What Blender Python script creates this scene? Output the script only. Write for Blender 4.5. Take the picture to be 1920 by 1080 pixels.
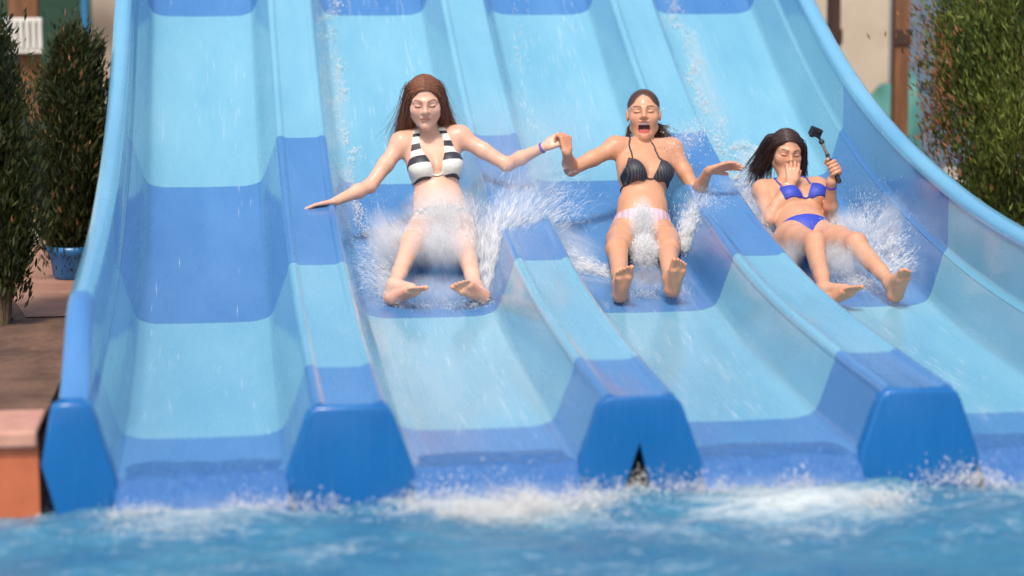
import bpy, math, random
import numpy as np
from mathutils import Vector, Matrix, Quaternion

rng = np.random.default_rng(7)
scene = bpy.context.scene
for o in list(bpy.data.objects):
    bpy.data.objects.remove(o, do_unlink=True)
COL = scene.collection

# ------------------------------------------------------------------ camera
YAW, PITCH, ROLL = 0.137076, 0.126128, -0.005223
CAM = np.array([-1.4848, -7.4117, 1.7])
fw = np.array([math.sin(YAW)*math.cos(PITCH), math.cos(YAW)*math.cos(PITCH), -math.sin(PITCH)])
rt = np.array([math.cos(YAW), -math.sin(YAW), 0.0])
upv = np.cross(rt, fw)
rt2 = math.cos(ROLL)*rt + math.sin(ROLL)*upv
up2 = -math.sin(ROLL)*rt + math.cos(ROLL)*upv
cam_data = bpy.data.cameras.new('camera')
cam = bpy.data.objects.new('camera', cam_data)
COL.objects.link(cam)
M = Matrix(((rt2[0], up2[0], -fw[0], CAM[0]), (rt2[1], up2[1], -fw[1], CAM[1]),
            (rt2[2], up2[2], -fw[2], CAM[2]), (0, 0, 0, 1)))
cam.matrix_world = M
cam_data.sensor_width = 36
cam_data.lens = 36*3954.2/1920
cam_data.clip_end = 2000
cam_data.dof.use_dof = True
cam_data.dof.focus_distance = 10.45
cam_data.dof.aperture_fstop = 1.1
scene.camera = cam

# ------------------------------------------------------------------ sky, sun, exposure
SUN_EL, SUN_AZ = math.radians(56), math.radians(-160)
sun_dir = Vector((math.sin(SUN_AZ)*math.cos(SUN_EL), math.cos(SUN_AZ)*math.cos(SUN_EL), math.sin(SUN_EL)))
world = bpy.data.worlds.new('World')
scene.world = world
world.use_nodes = True
nt = world.node_tree
bg = nt.nodes['Background']
sky = nt.nodes.new('ShaderNodeTexSky')
sky.sky_type = 'NISHITA'
sky.sun_disc = False
sky.sun_elevation = SUN_EL
sky.sun_rotation = SUN_AZ
sky.air_density = 1.3
sky.dust_density = 3.0
nt.links.new(sky.outputs[0], bg.inputs[0])
bg.inputs[1].default_value = 0.15
sd = bpy.data.lights.new('sun', 'SUN')
sd.energy = 2.4
sd.angle = math.radians(9.0)
sd.color = (1.0, 0.93, 0.83)
sun = bpy.data.objects.new('sun', sd)
sun.rotation_euler = (-sun_dir).to_track_quat('-Z', 'Y').to_euler()
sun.location = (0, -5, 12)
COL.objects.link(sun)
scene.view_settings.view_transform = 'Standard'
scene.view_settings.look = 'None'
scene.view_settings.exposure = 0.35
scene.view_settings.gamma = 1.0
scene.render.engine = 'CYCLES'
scene.cycles.transparent_max_bounces = 24
scene.cycles.max_bounces = 8
scene.cycles.volume_bounces = 3
scene.cycles.volume_max_steps = 128
scene.cycles.use_denoising = True

# ------------------------------------------------------------------ helpers
def link(o, parent=None, kind=None, label=None, cat=None, group=None):
    COL.objects.link(o)
    if parent is not None: o.parent = parent
    if kind: o['kind'] = kind
    if label: o['label'] = label
    if cat: o['category'] = cat
    if group: o['group'] = group
    return o

def empty(name, loc, label, cat, group=None):
    o = bpy.data.objects.new(name, None)
    o.location = loc
    o.empty_display_size = 0.1
    return link(o, None, None, label, cat, group)

def np_mesh(name, V, F, smooth=True, col=None, cname='Col'):
    """V (n,3), F (m,k) with constant k"""
    V = np.asarray(V, np.float32); F = np.asarray(F, np.int32)
    me = bpy.data.meshes.new(name)
    m, k = F.shape
    me.vertices.add(len(V)); me.vertices.foreach_set('co', V.ravel())
    me.loops.add(m*k); me.loops.foreach_set('vertex_index', F.ravel())
    me.polygons.add(m); me.polygons.foreach_set('loop_start', np.arange(0, m*k, k, dtype=np.int32))
    me.polygons.foreach_set('use_smooth', np.full(m, smooth))
    me.update(calc_edges=True)
    me.validate()
    if col is not None:
        a = me.attributes.new(cname, 'FLOAT_COLOR', 'POINT')
        c = np.ones((len(V), 4), np.float32); c[:, :3] = col
        a.data.foreach_set('color', c.ravel())
    return me

def py_mesh(name, V, F, smooth=False):
    me = bpy.data.meshes.new(name)
    me.from_pydata([tuple(map(float, v)) for v in V], [], F)
    if smooth:
        for p in me.polygons: p.use_smooth = True
    me.update()
    return me

def obj(name, me, mat, parent=None, org=None, **kw):
    if org is not None:
        n = len(me.vertices); a = np.empty(n*3, np.float32)
        me.vertices.foreach_get('co', a)
        a = (a.reshape(-1, 3) - np.asarray(org, np.float32)).ravel()
        me.vertices.foreach_set('co', a); me.update()
    o = bpy.data.objects.new(name, me)
    if mat is not None and len(me.materials) == 0: me.materials.append(mat)
    return link(o, parent, **kw)

def box_vf(x0, x1, y0, y1, z0, z1):
    V = [(x0,y0,z0),(x1,y0,z0),(x1,y1,z0),(x0,y1,z0),(x0,y0,z1),(x1,y0,z1),(x1,y1,z1),(x0,y1,z1)]
    F = [(0,3,2,1),(4,5,6,7),(0,1,5,4),(1,2,6,5),(2,3,7,6),(3,0,4,7)]
    return V, F

def bevelled_box(name, x0, x1, y0, y1, z0, z1, b):
    import bmesh
    V, F = box_vf(x0, x1, y0, y1, z0, z1)
    me = py_mesh(name, V, F)
    bm = bmesh.new(); bm.from_mesh(me)
    bmesh.ops.bevel(bm, geom=bm.edges[:], offset=b, segments=2, affect='EDGES', profile=0.5)
    bm.to_mesh(me); bm.free(); me.update()
    return me

def tubes(curves, radii, K=4, closed=False):
    """curves (N,M,3), radii (N,M) -> V,F"""
    N, Mn, _ = curves.shape
    T = np.gradient(curves, axis=1)
    T /= np.linalg.norm(T, axis=2, keepdims=True) + 1e-9
    ref = np.where(np.abs(T[..., 2:3]) > 0.9, np.array([1., 0, 0]), np.array([0, 0, 1.]))
    ref = np.broadcast_to(ref[:, Mn//2:Mn//2+1], T.shape)
    A = np.cross(T, ref); A /= np.linalg.norm(A, axis=2, keepdims=True) + 1e-9
    B = np.cross(T, A)
    ang = np.arange(K)*2*math.pi/K
    ring = (A[:, :, None]*np.cos(ang)[None, None, :, None] + B[:, :, None]*np.sin(ang)[None, None, :, None])
    V = curves[:, :, None] + ring*radii[:, :, None, None]
    idx = np.arange(N*Mn*K).reshape(N, Mn, K)
    a = idx[:, :-1]; b = idx[:, 1:]
    F = np.stack([a, np.roll(a, -1, 2), np.roll(b, -1, 2), b], -1).reshape(-1, 4)
    return V.reshape(-1, 3), F

def catmull(P, n):
    P = np.asarray(P, float)
    m = len(P)
    Q = np.concatenate([[2*P[0]-P[1]], P, [2*P[-1]-P[-2]]])
    t = np.linspace(0, m-1-1e-6, n); i = t.astype(int); f = (t-i)[:, None]
    p0, p1, p2, p3 = Q[i], Q[i+1], Q[i+2], Q[i+3]
    return 0.5*((2*p1)+(-p0+p2)*f+(2*p0-5*p1+4*p2-p3)*f**2+(-p0+3*p1-3*p2+p3)*f**3)

def nrm(v):
    v = np.asarray(v, float)
    return v/np.linalg.norm(v)

# ------------------------------------------------------------------ materials
def new_mat(name):
    m = bpy.data.materials.new(name); m.use_nodes = True
    return m, m.node_tree, m.node_tree.nodes['Principled BSDF']

def noise_node(t, scale, detail=4, rough=0.55, vec=None, dist=0.0):
    n = t.nodes.new('ShaderNodeTexNoise')
    n.inputs['Scale'].default_value = scale
    n.inputs['Detail'].default_value = detail
    n.inputs['Roughness'].default_value = rough
    n.inputs['Distortion'].default_value = dist
    if vec is not None: t.links.new(vec, n.inputs['Vector'])
    return n

def mapping(t, scale, coord='Object'):
    tc = t.nodes.new('ShaderNodeTexCoord'); mp = t.nodes.new('ShaderNodeMapping')
    mp.inputs['Scale'].default_value = scale
    t.links.new(tc.outputs[coord], mp.inputs['Vector'])
    return mp.outputs['Vector']

def ramp(t, src, stops):
    r = t.nodes.new('ShaderNodeValToRGB')
    els = r.color_ramp.elements
    while len(els) < len(stops): els.new(0.5)
    for e, (p, c) in zip(els, stops):
        e.position = p
        e.color = (c[0], c[1], c[2], 1) if not isinstance(c, (int, float)) else (c, c, c, 1)
    t.links.new(src, r.inputs[0])
    return r

def bump(t, b, height, strength, dist, inp='Normal'):
    n = t.nodes.new('ShaderNodeBump')
    n.inputs['Strength'].default_value = strength
    n.inputs['Distance'].default_value = dist
    t.links.new(height, n.inputs['Height'])
    t.links.new(n.outputs[0], b.inputs[inp])
    return n

def noisy_mat(name, c1, c2, scale=6, rough=0.6, bscale=None, bstr=0.2, bdist=0.01, stretch=(1,1,1), spec=0.5, detail=5):
    m, t, b = new_mat(name)
    v = mapping(t, stretch)
    n = noise_node(t, scale, detail, 0.6, v)
    r = ramp(t, n.outputs['Fac'], [(0.3, c1), (0.7, c2)])
    t.links.new(r.outputs[0], b.inputs['Base Color'])
    b.inputs['Roughness'].default_value = rough
    b.inputs['Specular IOR Level'].default_value = spec
    if bscale:
        n2 = noise_node(t, bscale, 6, 0.6, v)
        bump(t, b, n2.outputs['Fac'], bstr, bdist)
    return m

def slide_mat(name, c1, c2, coat=0.7):
    """wet gel-coat: faded patches, running-water ripples in the film on top"""
    m, t, b = new_mat(name)
    v = mapping(t, (1.6, 0.45, 0.45))
    n = noise_node(t, 2.2, 5, 0.6, v)
    r = ramp(t, n.outputs['Fac'], [(0.30, c1), (0.72, c2)])
    t.links.new(r.outputs[0], b.inputs['Base Color'])
    v2 = mapping(t, (14, 0.9, 0.9))
    n2 = noise_node(t, 1.6, 5, 0.62, v2, 0.6)
    r2 = ramp(t, n2.outputs['Fac'], [(0.3, 0.16), (0.75, 0.38)])
    t.links.new(r2.outputs[0], b.inputs['Roughness'])
    b.inputs['Coat Weight'].default_value = coat
    b.inputs['Coat Roughness'].default_value = 0.10
    b.inputs['Coat IOR'].default_value = 1.33
    v3 = mapping(t, (11, 1.3, 1.3))
    n3 = noise_node(t, 1.3, 4, 0.6, v3, 1.2)
    bump(t, b, n3.outputs['Fac'], 0.35, 0.008, 'Coat Normal')
    bump(t, b, n3.outputs['Fac'], 0.08, 0.006)
    return m

M_LIGHT = slide_mat('light_blue_gelcoat', (0.135, 0.355, 0.49), (0.195, 0.425, 0.545))
M_DARK = slide_mat('dark_blue_gelcoat', (0.045, 0.165, 0.40), (0.080, 0.225, 0.47))
M_RIM_SHEEN = slide_mat('rim_sky_sheen_gelcoat', (0.12, 0.33, 0.52), (0.17, 0.41, 0.57))  # sky sheen along the rim put into a lighter base colour
M_CAP = slide_mat('deep_blue_gelcoat', (0.003, 0.105, 0.33), (0.005, 0.130, 0.38), 0.08)
M_BLACK = noisy_mat('hollow_shade_black', (0.004,)*3, (0.012,)*3, 8, 0.9)  # black colour for the shade inside the hollow end
M_STEEL = noisy_mat('galvanised_steel', (0.25, 0.26, 0.27), (0.4, 0.41, 0.42), 20, 0.45)
M_TERRA = noisy_mat('terracotta_paint', (0.46, 0.11, 0.04), (0.56, 0.15, 0.06), 7, 0.6, 60, 0.25, 0.004)
M_TERRA_SUNLIT = noisy_mat('sunlit_terracotta_coping', (0.48, 0.22, 0.16), (0.58, 0.30, 0.22), 14, 0.55, 50, 0.3, 0.004)  # pink of the sunlit top put into the terracotta colour
M_EARTH = noisy_mat('earth', (0.075, 0.036, 0.022), (0.20, 0.105, 0.065), 5, 0.95, 22, 0.9, 0.03)
M_PATH = noisy_mat('clay_path', (0.26, 0.115, 0.075), (0.36, 0.19, 0.13), 6, 0.85, 40, 0.4, 0.01)
M_CREAM = noisy_mat('cream_render', (0.50, 0.40, 0.30), (0.60, 0.50, 0.39), 3, 0.85, 50, 0.3, 0.006)
M_BROWNWOOD = noisy_mat('stained_wood', (0.10, 0.038, 0.016), (0.28, 0.12, 0.045), 3, 0.6, 30, 0.4, 0.005, (6, 6, 0.6))
M_DARKWOOD = noisy_mat('dark_stained_wood', (0.035, 0.014, 0.010), (0.075, 0.030, 0.020), 4, 0.55, 30, 0.4, 0.005, (6, 6, 0.6))
M_WHITE = noisy_mat('white_paint', (0.68, 0.66, 0.60), (0.80, 0.78, 0.73), 8, 0.5)
M_GREENDARK = noisy_mat('green_screen', (0.012, 0.045, 0.030), (0.022, 0.075, 0.045), 12, 0.8, 60, 0.5, 0.01)
M_BLUEPOST = noisy_mat('blue_paint', (0.02, 0.16, 0.34), (0.03, 0.21, 0.42), 8, 0.4)
M_GREYBLUE = noisy_mat('grey_blue_render', (0.10, 0.145, 0.20), (0.16, 0.205, 0.27), 2.5, 0.8, 40, 0.3, 0.006)
M_TEAL = noisy_mat('teal_canvas', (0.045, 0.17, 0.15), (0.075, 0.25, 0.215), 5, 0.7, 30, 0.3, 0.01)
M_ROCK = noisy_mat('pale_stone', (0.33, 0.29, 0.25), (0.60, 0.55, 0.49), 6, 0.85, 14, 0.8, 0.03)
M_POT = noisy_mat('blue_pot_glaze', (0.015, 0.10, 0.28), (0.03, 0.17, 0.40), 9, 0.3)
M_BARK = noisy_mat('bark', (0.06, 0.038, 0.022), (0.20, 0.13, 0.08), 10, 0.9, 30, 0.8, 0.02, (2, 2, 0.5))

def attr_mat(name, rough=0.5, sss=0.0, coat=0.0, var=0.0, vscale=30, spec=0.5, aname='Col', trans=0.0):
    m, t, b = new_mat(name)
    a = t.nodes.new('ShaderNodeAttribute'); a.attribute_name = aname
    src = a.outputs['Color']
    if var > 0:
        v = mapping(t, (1, 1, 1))
        n = noise_node(t, vscale, 4, 0.6, v)
        r = ramp(t, n.outputs['Fac'], [(0.3, 1-var), (0.7, 1+var*0.6)])
        mx = t.nodes.new('ShaderNodeMix'); mx.data_type = 'RGBA'; mx.blend_type = 'MULTIPLY'
        mx.inputs['Factor'].default_value = 1.0
        t.links.new(src, mx.inputs['A']); t.links.new(r.outputs[0], mx.inputs['B'])
        src = mx.outputs['Result']
    t.links.new(src, b.inputs['Base Color'])
    b.inputs['Roughness'].default_value = rough
    b.inputs['Specular IOR Level'].default_value = spec
    b.inputs['Coat Weight'].default_value = coat
    b.inputs['Coat Roughness'].default_value = 0.12
    if sss > 0:
        b.inputs['Subsurface Weight'].default_value = sss
        b.inputs['Subsurface Radius'].default_value = (1.0, 0.35, 0.2)
        b.inputs['Subsurface Scale'].default_value = 0.012
    if trans > 0:
        out = t.nodes['Material Output']
        tr = t.nodes.new('ShaderNodeBsdfTranslucent'); t.links.new(src, tr.inputs[0])
        mxs = t.nodes.new('ShaderNodeMixShader'); mxs.inputs[0].default_value = trans
        t.links.new(b.outputs[0], mxs.inputs[1]); t.links.new(tr.outputs[0], mxs.inputs[2])
        t.links.new(mxs.outputs[0], out.inputs['Surface'])
    return m

M_SKIN = attr_mat('wet_skin', 0.5, 0.25, 0.06, 0.10, 18, 0.4)
_t = M_SKIN.node_tree; _b0 = _t.nodes['Principled BSDF']
_n = noise_node(_t, 140, 3, .5, mapping(_t, (1, 1, 1)))
_r = ramp(_t, _n.outputs['Fac'], [(.52, 0.0), (.62, 1.0)])
bump(_t, _b0, _r.outputs[0], .5, .002, 'Coat Normal')
_n2 = noise_node(_t, 6, 4, .6, mapping(_t, (1, 1, 1)))
_r2 = ramp(_t, _n2.outputs['Fac'], [(.35, .06), (.65, .30)]); _t.links.new(_r2.outputs[0], _b0.inputs['Coat Weight'])
M_HAIR = attr_mat('wet_hair', 0.38, 0, 0.15, 0.15, 60)
M_LEAF = attr_mat('conifer_foliage', 0.6, 0, 0, 0, trans=0.25)
M_CLOTH = attr_mat('swimwear', 0.55, 0, 0, 0.12, 70)

def spray_mat(name, opacity):
    """aerated water: a bright many-times-scattering mass of drops"""
    m = bpy.data.materials.new(name); m.use_nodes = True
    t = m.node_tree; t.nodes.clear()
    out = t.nodes.new('ShaderNodeOutputMaterial')
    tr = t.nodes.new('ShaderNodeBsdfTransparent')
    di = t.nodes.new('ShaderNodeBsdfDiffuse'); di.inputs[0].default_value = (0.96, 0.96, 0.96, 1)
    geo = t.nodes.new('ShaderNodeNewGeometry')
    up = t.nodes.new('ShaderNodeVectorMath'); up.operation = 'MULTIPLY_ADD'
    up.inputs[1].default_value = (0.35, 0.35, 0.35); up.inputs[2].default_value = (-0.15, -0.5, 0.8)
    nm = t.nodes.new('ShaderNodeVectorMath'); nm.operation = 'NORMALIZE'
    tl = t.nodes.new('ShaderNodeBsdfTranslucent'); tl.inputs[0].default_value = (0.96, 0.96, 0.96, 1)
    m1 = t.nodes.new('ShaderNodeMixShader'); m1.inputs[0].default_value = 0.25
    m3 = t.nodes.new('ShaderNodeMixShader'); m3.inputs[0].default_value = opacity
    L = t.links.new
    L(geo.outputs['Normal'], up.inputs[0]); L(up.outputs[0], nm.inputs[0]); L(nm.outputs[0], di.inputs['Normal'])
    L(di.outputs[0], m1.inputs[1]); L(tl.outputs[0], m1.inputs[2])
    L(tr.outputs[0], m3.inputs[1]); L(m1.outputs[0], m3.inputs[2])
    L(m3.outputs[0], out.inputs['Surface'])
    return m
M_SPRAY = spray_mat('water_spray', 0.48)
M_FOAM = spray_mat('water_foam', 0.6)

# ------------------------------------------------------------------ slide profile
YS = np.array([0, .6, 2.3, 4.05, 5.8, 7.55, 9.3, 10.4, 12.0])
ZS = np.array([.09, .127, .329, .821, 1.738, 2.80, 3.86, 4.35, 4.45])
MS = np.gradient(ZS, YS); MS[0] = .05; MS[-1] = 0
def floor_z(y):
    y = np.asarray(y, float)
    i = np.clip(np.searchsorted(YS, y)-1, 0, len(YS)-2); h = YS[i+1]-YS[i]; t = (y-YS[i])/h
    return (2*t**3-3*t**2+1)*ZS[i]+(t**3-2*t**2+t)*h*MS[i]+(-2*t**3+3*t**2)*ZS[i+1]+(t**3-t**2)*h*MS[i+1]

# ------------------------------------------------------------------ ground, pool
TZ = 0.28        # terrace level
def sheet(name, rects, z, mat, **kw):
    V, F = [], []
    for x0, x1, y0, y1 in rects:
        n = len(V); V += [(x0,y0,z),(x1,y0,z),(x1,y1,z),(x0,y1,z)]; F.append((n,n+1,n+2,n+3))
    return obj(name, py_mesh(name, V, F), mat, **kw)
PX = 9.0; PY = -6.4; BX = 2.14; BY = 2.9
sheet('ground', [(-400,400,BY,600), (-400,-PX,PY,BY), (PX,400,PY,BY), (-400,400,-200,PY),
                 (-PX,-BX,0,BY), (BX,PX,0,BY)], TZ, M_EARTH, kind='structure', label='brown garden earth around the slide', cat='ground')
# pool shell below the water and retaining faces
V, F = [], []
def quad(a, b, c, d):
    n = len(V); V.extend([a, b, c, d]); F.append((n, n+1, n+2, n+3))
zb, zt = -1.1, TZ-0.004
quad((-PX,0,zb),(-BX,0,zb),(-BX,0,zt),(-PX,0,zt)); quad((BX,0,zb),(PX,0,zb),(PX,0,zt),(BX,0,zt))
quad((-BX,0,zb),(-BX,BY,zb),(-BX,BY,zt),(-BX,0,zt)); quad((BX,BY,zb),(BX,0,zb),(BX,0,zt),(BX,BY,zt))
quad((-BX,BY,zb),(BX,BY,zb),(BX,BY,zt),(-BX,BY,zt))
quad((-PX,PY,zb),(-PX,0,zb),(-PX,0,zt),(-PX,PY,zt)); quad((PX,0,zb),(PX,PY,zb),(PX,PY,zt),(PX,0,zt))
quad((PX,PY,zb),(-PX,PY,zb),(-PX,PY,zt),(PX,PY,zt))
obj('pool_wall', py_mesh('pool_wall', V, F), M_TERRA, kind='structure', label='terracotta painted pool wall beside the slide', cat='wall')
# copings along the pool edge
for nm, (x0, x1) in (('a', (-PX, -BX-0.0)), ('b', (BX+0.0, PX))):
    obj('pool_coping', bevelled_box('pool_coping', x0, x1, -0.03, 0.40, TZ-0.05, TZ+0.012, 0.012), M_TERRA_SUNLIT,
        kind='structure', label='terracotta coping on the pool edge, sunlit pink painted in', cat='coping')
obj('pool_coping', bevelled_box('pool_coping', -PX-0.4, PX+0.4, PY-0.5, PY+0.03, TZ-0.05, TZ+0.012, 0.012), M_TERRA_SUNLIT,
    kind='structure', label='terracotta coping on the near pool edge, sunlit pink painted in', cat='coping')
# a winding clay path left of the slide
pv, pf = [], []
for i, y in enumerate(np.linspace(2.95, 32, 40)):
    cx = -2.30 - 0.085*(y-2.9) + 0.05*math.sin(y*0.9)
    w = 0.15 + 0.03*math.sin(y*1.7) + 0.012*y
    pv += [(cx-w, y, TZ+.006), (cx+w, y, TZ+.006)]
    if i: n = 2*i; pf.append((n-2, n-1, n+1, n))
obj('path', py_mesh('path', pv, pf), M_PATH, kind='structure', label='reddish clay path beside the conifers', cat='path')

# water of the splash pool
def vnoise(x, y, seed=0):
    r = np.random.default_rng(seed); g = r.random((64, 64))
    xi = np.floor(x).astype(int); yi = np.floor(y).astype(int); fx = x-xi; fy = y-yi
    fx = fx*fx*(3-2*fx); fy = fy*fy*(3-2*fy)
    a = g[xi % 64, yi % 64]; b = g[(xi+1) % 64, yi % 64]; c = g[xi % 64, (yi+1) % 64]; d = g[(xi+1) % 64, (yi+1) % 64]
    return (a*(1-fx)+b*fx)*(1-fy)+(c*(1-fx)+d*fx)*fy
def fbm(x, y, oct=4, seed=0):
    s = 0; a = 0.5
    for o in range(oct):
        s = s + a*vnoise(x*2**o+o*17.3, y*2**o+o*5.1, seed+o); a *= 0.5
    return s
def grid_mesh(name, X, Y, Z, col=None):
    n, m = X.shape
    V = np.stack([X, Y, Z], -1).reshape(-1, 3)
    I = np.arange(n*m).reshape(n, m)
    F = np.stack([I[:-1, :-1], I[1:, :-1], I[1:, 1:], I[:-1, 1:]], -1).reshape(-1, 4)
    return np_mesh(name, V, F, True, None if col is None else col.reshape(-1, 3))
gx = np.concatenate([np.linspace(-PX, -3.2, 60)[:-1], np.linspace(-3.2, 3.4, 420), np.linspace(3.4, PX, 60)[1:]])
gy = np.concatenate([np.linspace(PY, -2.2, 70)[:-1], np.linspace(-2.2, 0.0, 190), np.linspace(0, BY, 20)[1:]])
X, Y = np.meshgrid(gx, gy, indexing='ij')
turb = np.exp(-np.clip(-Y, 0, 9)/1.6)
ch = (fbm(X*2.2+3, Y*3.0+9, 5, 3)-.47)
Z = -0.012 + (0.02+0.11*turb)*ch + 0.02*np.sin(X*2.3+Y*5.0+2*fbm(X, Y, 2, 9))*np.exp(-np.clip(-Y, 0, 9)/2.5)
lane_c = np.array([-1.575, -0.525, 0.525, 1.575])
inl = np.zeros_like(X)
for c, w in zip(lane_c, (0.55, 1.0, 0.85, 0.8)): inl += w*np.exp(-((X-c)/0.30)**2)
Z += 0.05*inl*np.exp(-((Y+0.22+0.10*np.sin(X*3))/0.16)**2)
Z = np.where(Y > 0.12, -0.03, Z)
foam = 1.05*inl*np.exp(-((Y+0.24+0.10*np.sin(X*3+.6))/0.20)**2) + 0.55*turb*(0.35+inl)*np.exp(-np.clip(-Y-0.1, 0, 9)/0.5)
foam = foam*(0.35+1.35*fbm(X*5, Y*7, 4, 21)) + 0.95*np.clip(fbm(X*1.8, Y*4.2, 4, 31)-0.47, 0, 1)*2.4*turb
foam = np.clip(foam*.68, 0, 1)*(Y < 0.1)
me = grid_mesh('pool_water', X, Y, Z, np.stack([foam]*3, -1))
m, t, b = new_mat('pool_water')
a = t.nodes.new('ShaderNodeAttribute'); a.attribute_name = 'Col'
v = mapping(t, (1, 1.6, 1))
n = noise_node(t, 16, 7, 0.68, v, 0.8)
ad = t.nodes.new('ShaderNodeMath'); ad.operation = 'MULTIPLY_ADD'
ad.inputs[1].default_value = 1.7; ad.inputs[2].default_value = -0.85
t.links.new(n.outputs['Fac'], ad.inputs[0])
ad2 = t.nodes.new('ShaderNodeMath'); ad2.operation = 'ADD'
t.links.new(a.outputs['Fac'], ad2.inputs[0]); t.links.new(ad.outputs[0], ad2.inputs[1])
fr = ramp(t, ad2.outputs[0], [(0.15, 0.0), (1.0, 1.0)])
n2 = noise_node(t, 1.6, 4, 0.6, v)
wc = ramp(t, n2.outputs['Fac'], [(0.3, (0.026, 0.130, 0.26)), (0.7, (0.06, 0.215, 0.32))])
mx = t.nodes.new('ShaderNodeMix'); mx.data_type = 'RGBA'
t.links.new(fr.outputs[0], mx.inputs['Factor']); t.links.new(wc.outputs[0], mx.inputs['A'])
mx.inputs['B'].default_value = (0.50, 0.56, 0.57, 1)
t.links.new(mx.outputs['Result'], b.inputs['Base Color'])
rr = ramp(t, fr.outputs[0], [(0.0, 0.16), (1.0, 0.7)])
t.links.new(rr.outputs[0], b.inputs['Roughness'])
b.inputs['IOR'].default_value = 1.33
n3 = noise_node(t, 9, 6, 0.62, v, 1.0)
bump(t, b, n3.outputs['Fac'], 0.55, 0.05)
obj('pool_water', me, m, kind='structure', label='choppy turquoise pool water with white foam', cat='water')

# ------------------------------------------------------------------ the water slide
slide = empty('water_slide', (0, 0, 0), 'four lane wavy blue water slide with banded light and dark panels', 'water slide')
MODS = [(0.0, .6), (.6, 2.3), (2.3, 4.05), (4.05, 5.8), (5.8, 7.55), (7.55, 9.3), (9.3, 10.4), (10.4, 12.0)]
MODM = [M_DARK, M_LIGHT, M_DARK, M_LIGHT, M_DARK, M_LIGHT, M_DARK, M_LIGHT]

def round_profile(P, n=3, r=0.02):
    """round the inner corners of an open polyline"""
    P = [np.array(p, float) for p in P]; out = [P[0]]
    for a, b_, c in zip(P[:-2], P[1:-1], P[2:]):
        d1, d2 = np.linalg.norm(a-b_), np.linalg.norm(c-b_)
        k = min(r, d1*.45, d2*.45)
        s, e = b_+(a-b_)/d1*k, b_+(c-b_)/d2*k
        for q in np.linspace(0, 1, n+1): out.append((1-q)**2*s+2*q*(1-q)*b_+q*q*e)
    out.append(P[-1])
    return np.array(out)

def shell_sweep(name, prof, y0, y1, n, th=0.012, hs=None):
    """sweep an open (x,h) profile along the slide as a closed shell of thickness th"""
    ys = np.linspace(y0, y1, n)
    T = np.gradient(prof, axis=0); T /= np.linalg.norm(T, axis=1, keepdims=True)+1e-9
    N = np.stack([-T[:, 1], T[:, 0]], 1)
    loop = np.concatenate([prof, (prof-N*th)[::-1]]); k = len(loop)
    V = np.zeros((n, k, 3))
    for i, y in enumerate(ys):
        lp = loop if hs is None else hs(loop, y)
        V[i, :, 0] = lp[:, 0]; V[i, :, 1] = y; V[i, :, 2] = floor_z(y)+lp[:, 1]
    I = np.arange(n*k).reshape(n, k)
    a, b_ = I[:-1], I[1:]
    F = np.stack([a, np.roll(a, -1, 1), np.roll(b_, -1, 1), b_], -1).reshape(-1, 4)
    h = k//2
    cap0 = np.array([[j, k-1-j, k-2-j, j+1] for j in range(h-1)])
    cap1 = cap0[:, ::-1] + (n-1)*k
    F = np.concatenate([F, cap0, cap1])
    me = np_mesh(name, V.reshape(-1, 3), F, True)
    me.set_sharp_from_angle(angle=math.radians(38))
    return me

RIDGE_H = 0.245
half = [(0.0, -0.003), (0.235, 0.0), (0.300, 0.020), (0.322, 0.055), (0.392, RIDGE_H)]
def lane_profile(k):
    c = lane_c[k]
    L = [(-x, h) for x, h in half][::-1]; Rr = half[1:]
    if k == 0: L = [(-0.375, RIDGE_H), (-0.318, 0.055), (-0.298, 0.020), (-0.235, 0), (0, -0.003)]
    if k == 3: Rr = [(0.235, 0), (0.298, 0.020), (0.318, 0.055), (0.375, RIDGE_H)]
    P = round_profile(L+Rr, 4, 0.05)
    P[:, 0] += c
    return P
def wall_profile(s, lip=False):
    P = [(1.951, RIDGE_H+.002), (1.972, .275), (1.972, .50), (1.974, .528)]
    if lip: P = [(1.966, .522), (1.968, .548), (1.992, .574), (2.035, .577), (2.062, .552), (2.07, .50), (2.075, .20)]
    P = round_profile(P, 3, 0.02)
    if s < 0: P = P[::-1].copy(); P[:, 0] *= -1
    return P
ridge_x = [-1.05, 0.0, 1.05]
cap_prof = round_profile([(-.140, .238), (-.134, .258), (-.118, .270), (-.100, .268), (-.088, .258), (-.03, .256), (.03, .256), (.088, .258), (.100, .268), (.118, .270), (.134, .258), (.140, .238)], 2, 0.01)
def end_drop(loop, y):
    """the side wall drops to the height of the end block at the pool"""
    l = loop.copy()
    if y < .6:
        q = y/.6; q = q*q*(3-2*q)
        top = (.25 + .075*q/1.0*0 )
        f = .10+.90*q
        base = RIDGE_H
        up_ = l[:, 1] > base
        l[up_, 1] = base + (l[up_, 1]-base)*f
    return l
for mi, ((y0, y1), mat) in enumerate(zip(MODS, MODM)):
    n = 10 if mi < 5 else 8
    e = 0.0012
    for k in range(4):
        obj('lane_panel', shell_sweep('lane_panel', lane_profile(k), y0+e, y1-e, n), mat, slide)
    for rx in ridge_x:
        P = cap_prof.copy(); P[:, 0] += rx
        obj('divider_panel', shell_sweep('divider_panel', P, y0+e, y1-e, n), mat, slide)
    for s in (-1, 1):
        obj('side_wall_panel', shell_sweep('side_wall_panel', wall_profile(s), y0+e, y1-e, n, hs=end_drop if mi == 0 else None), mat, slide)
        obj('rim', shell_sweep('rim', wall_profile(s, True), y0+e, y1-e, n, hs=end_drop if mi == 0 else None), M_DARK if mi == 0 else M_RIM_SHEEN, slide)

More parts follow.
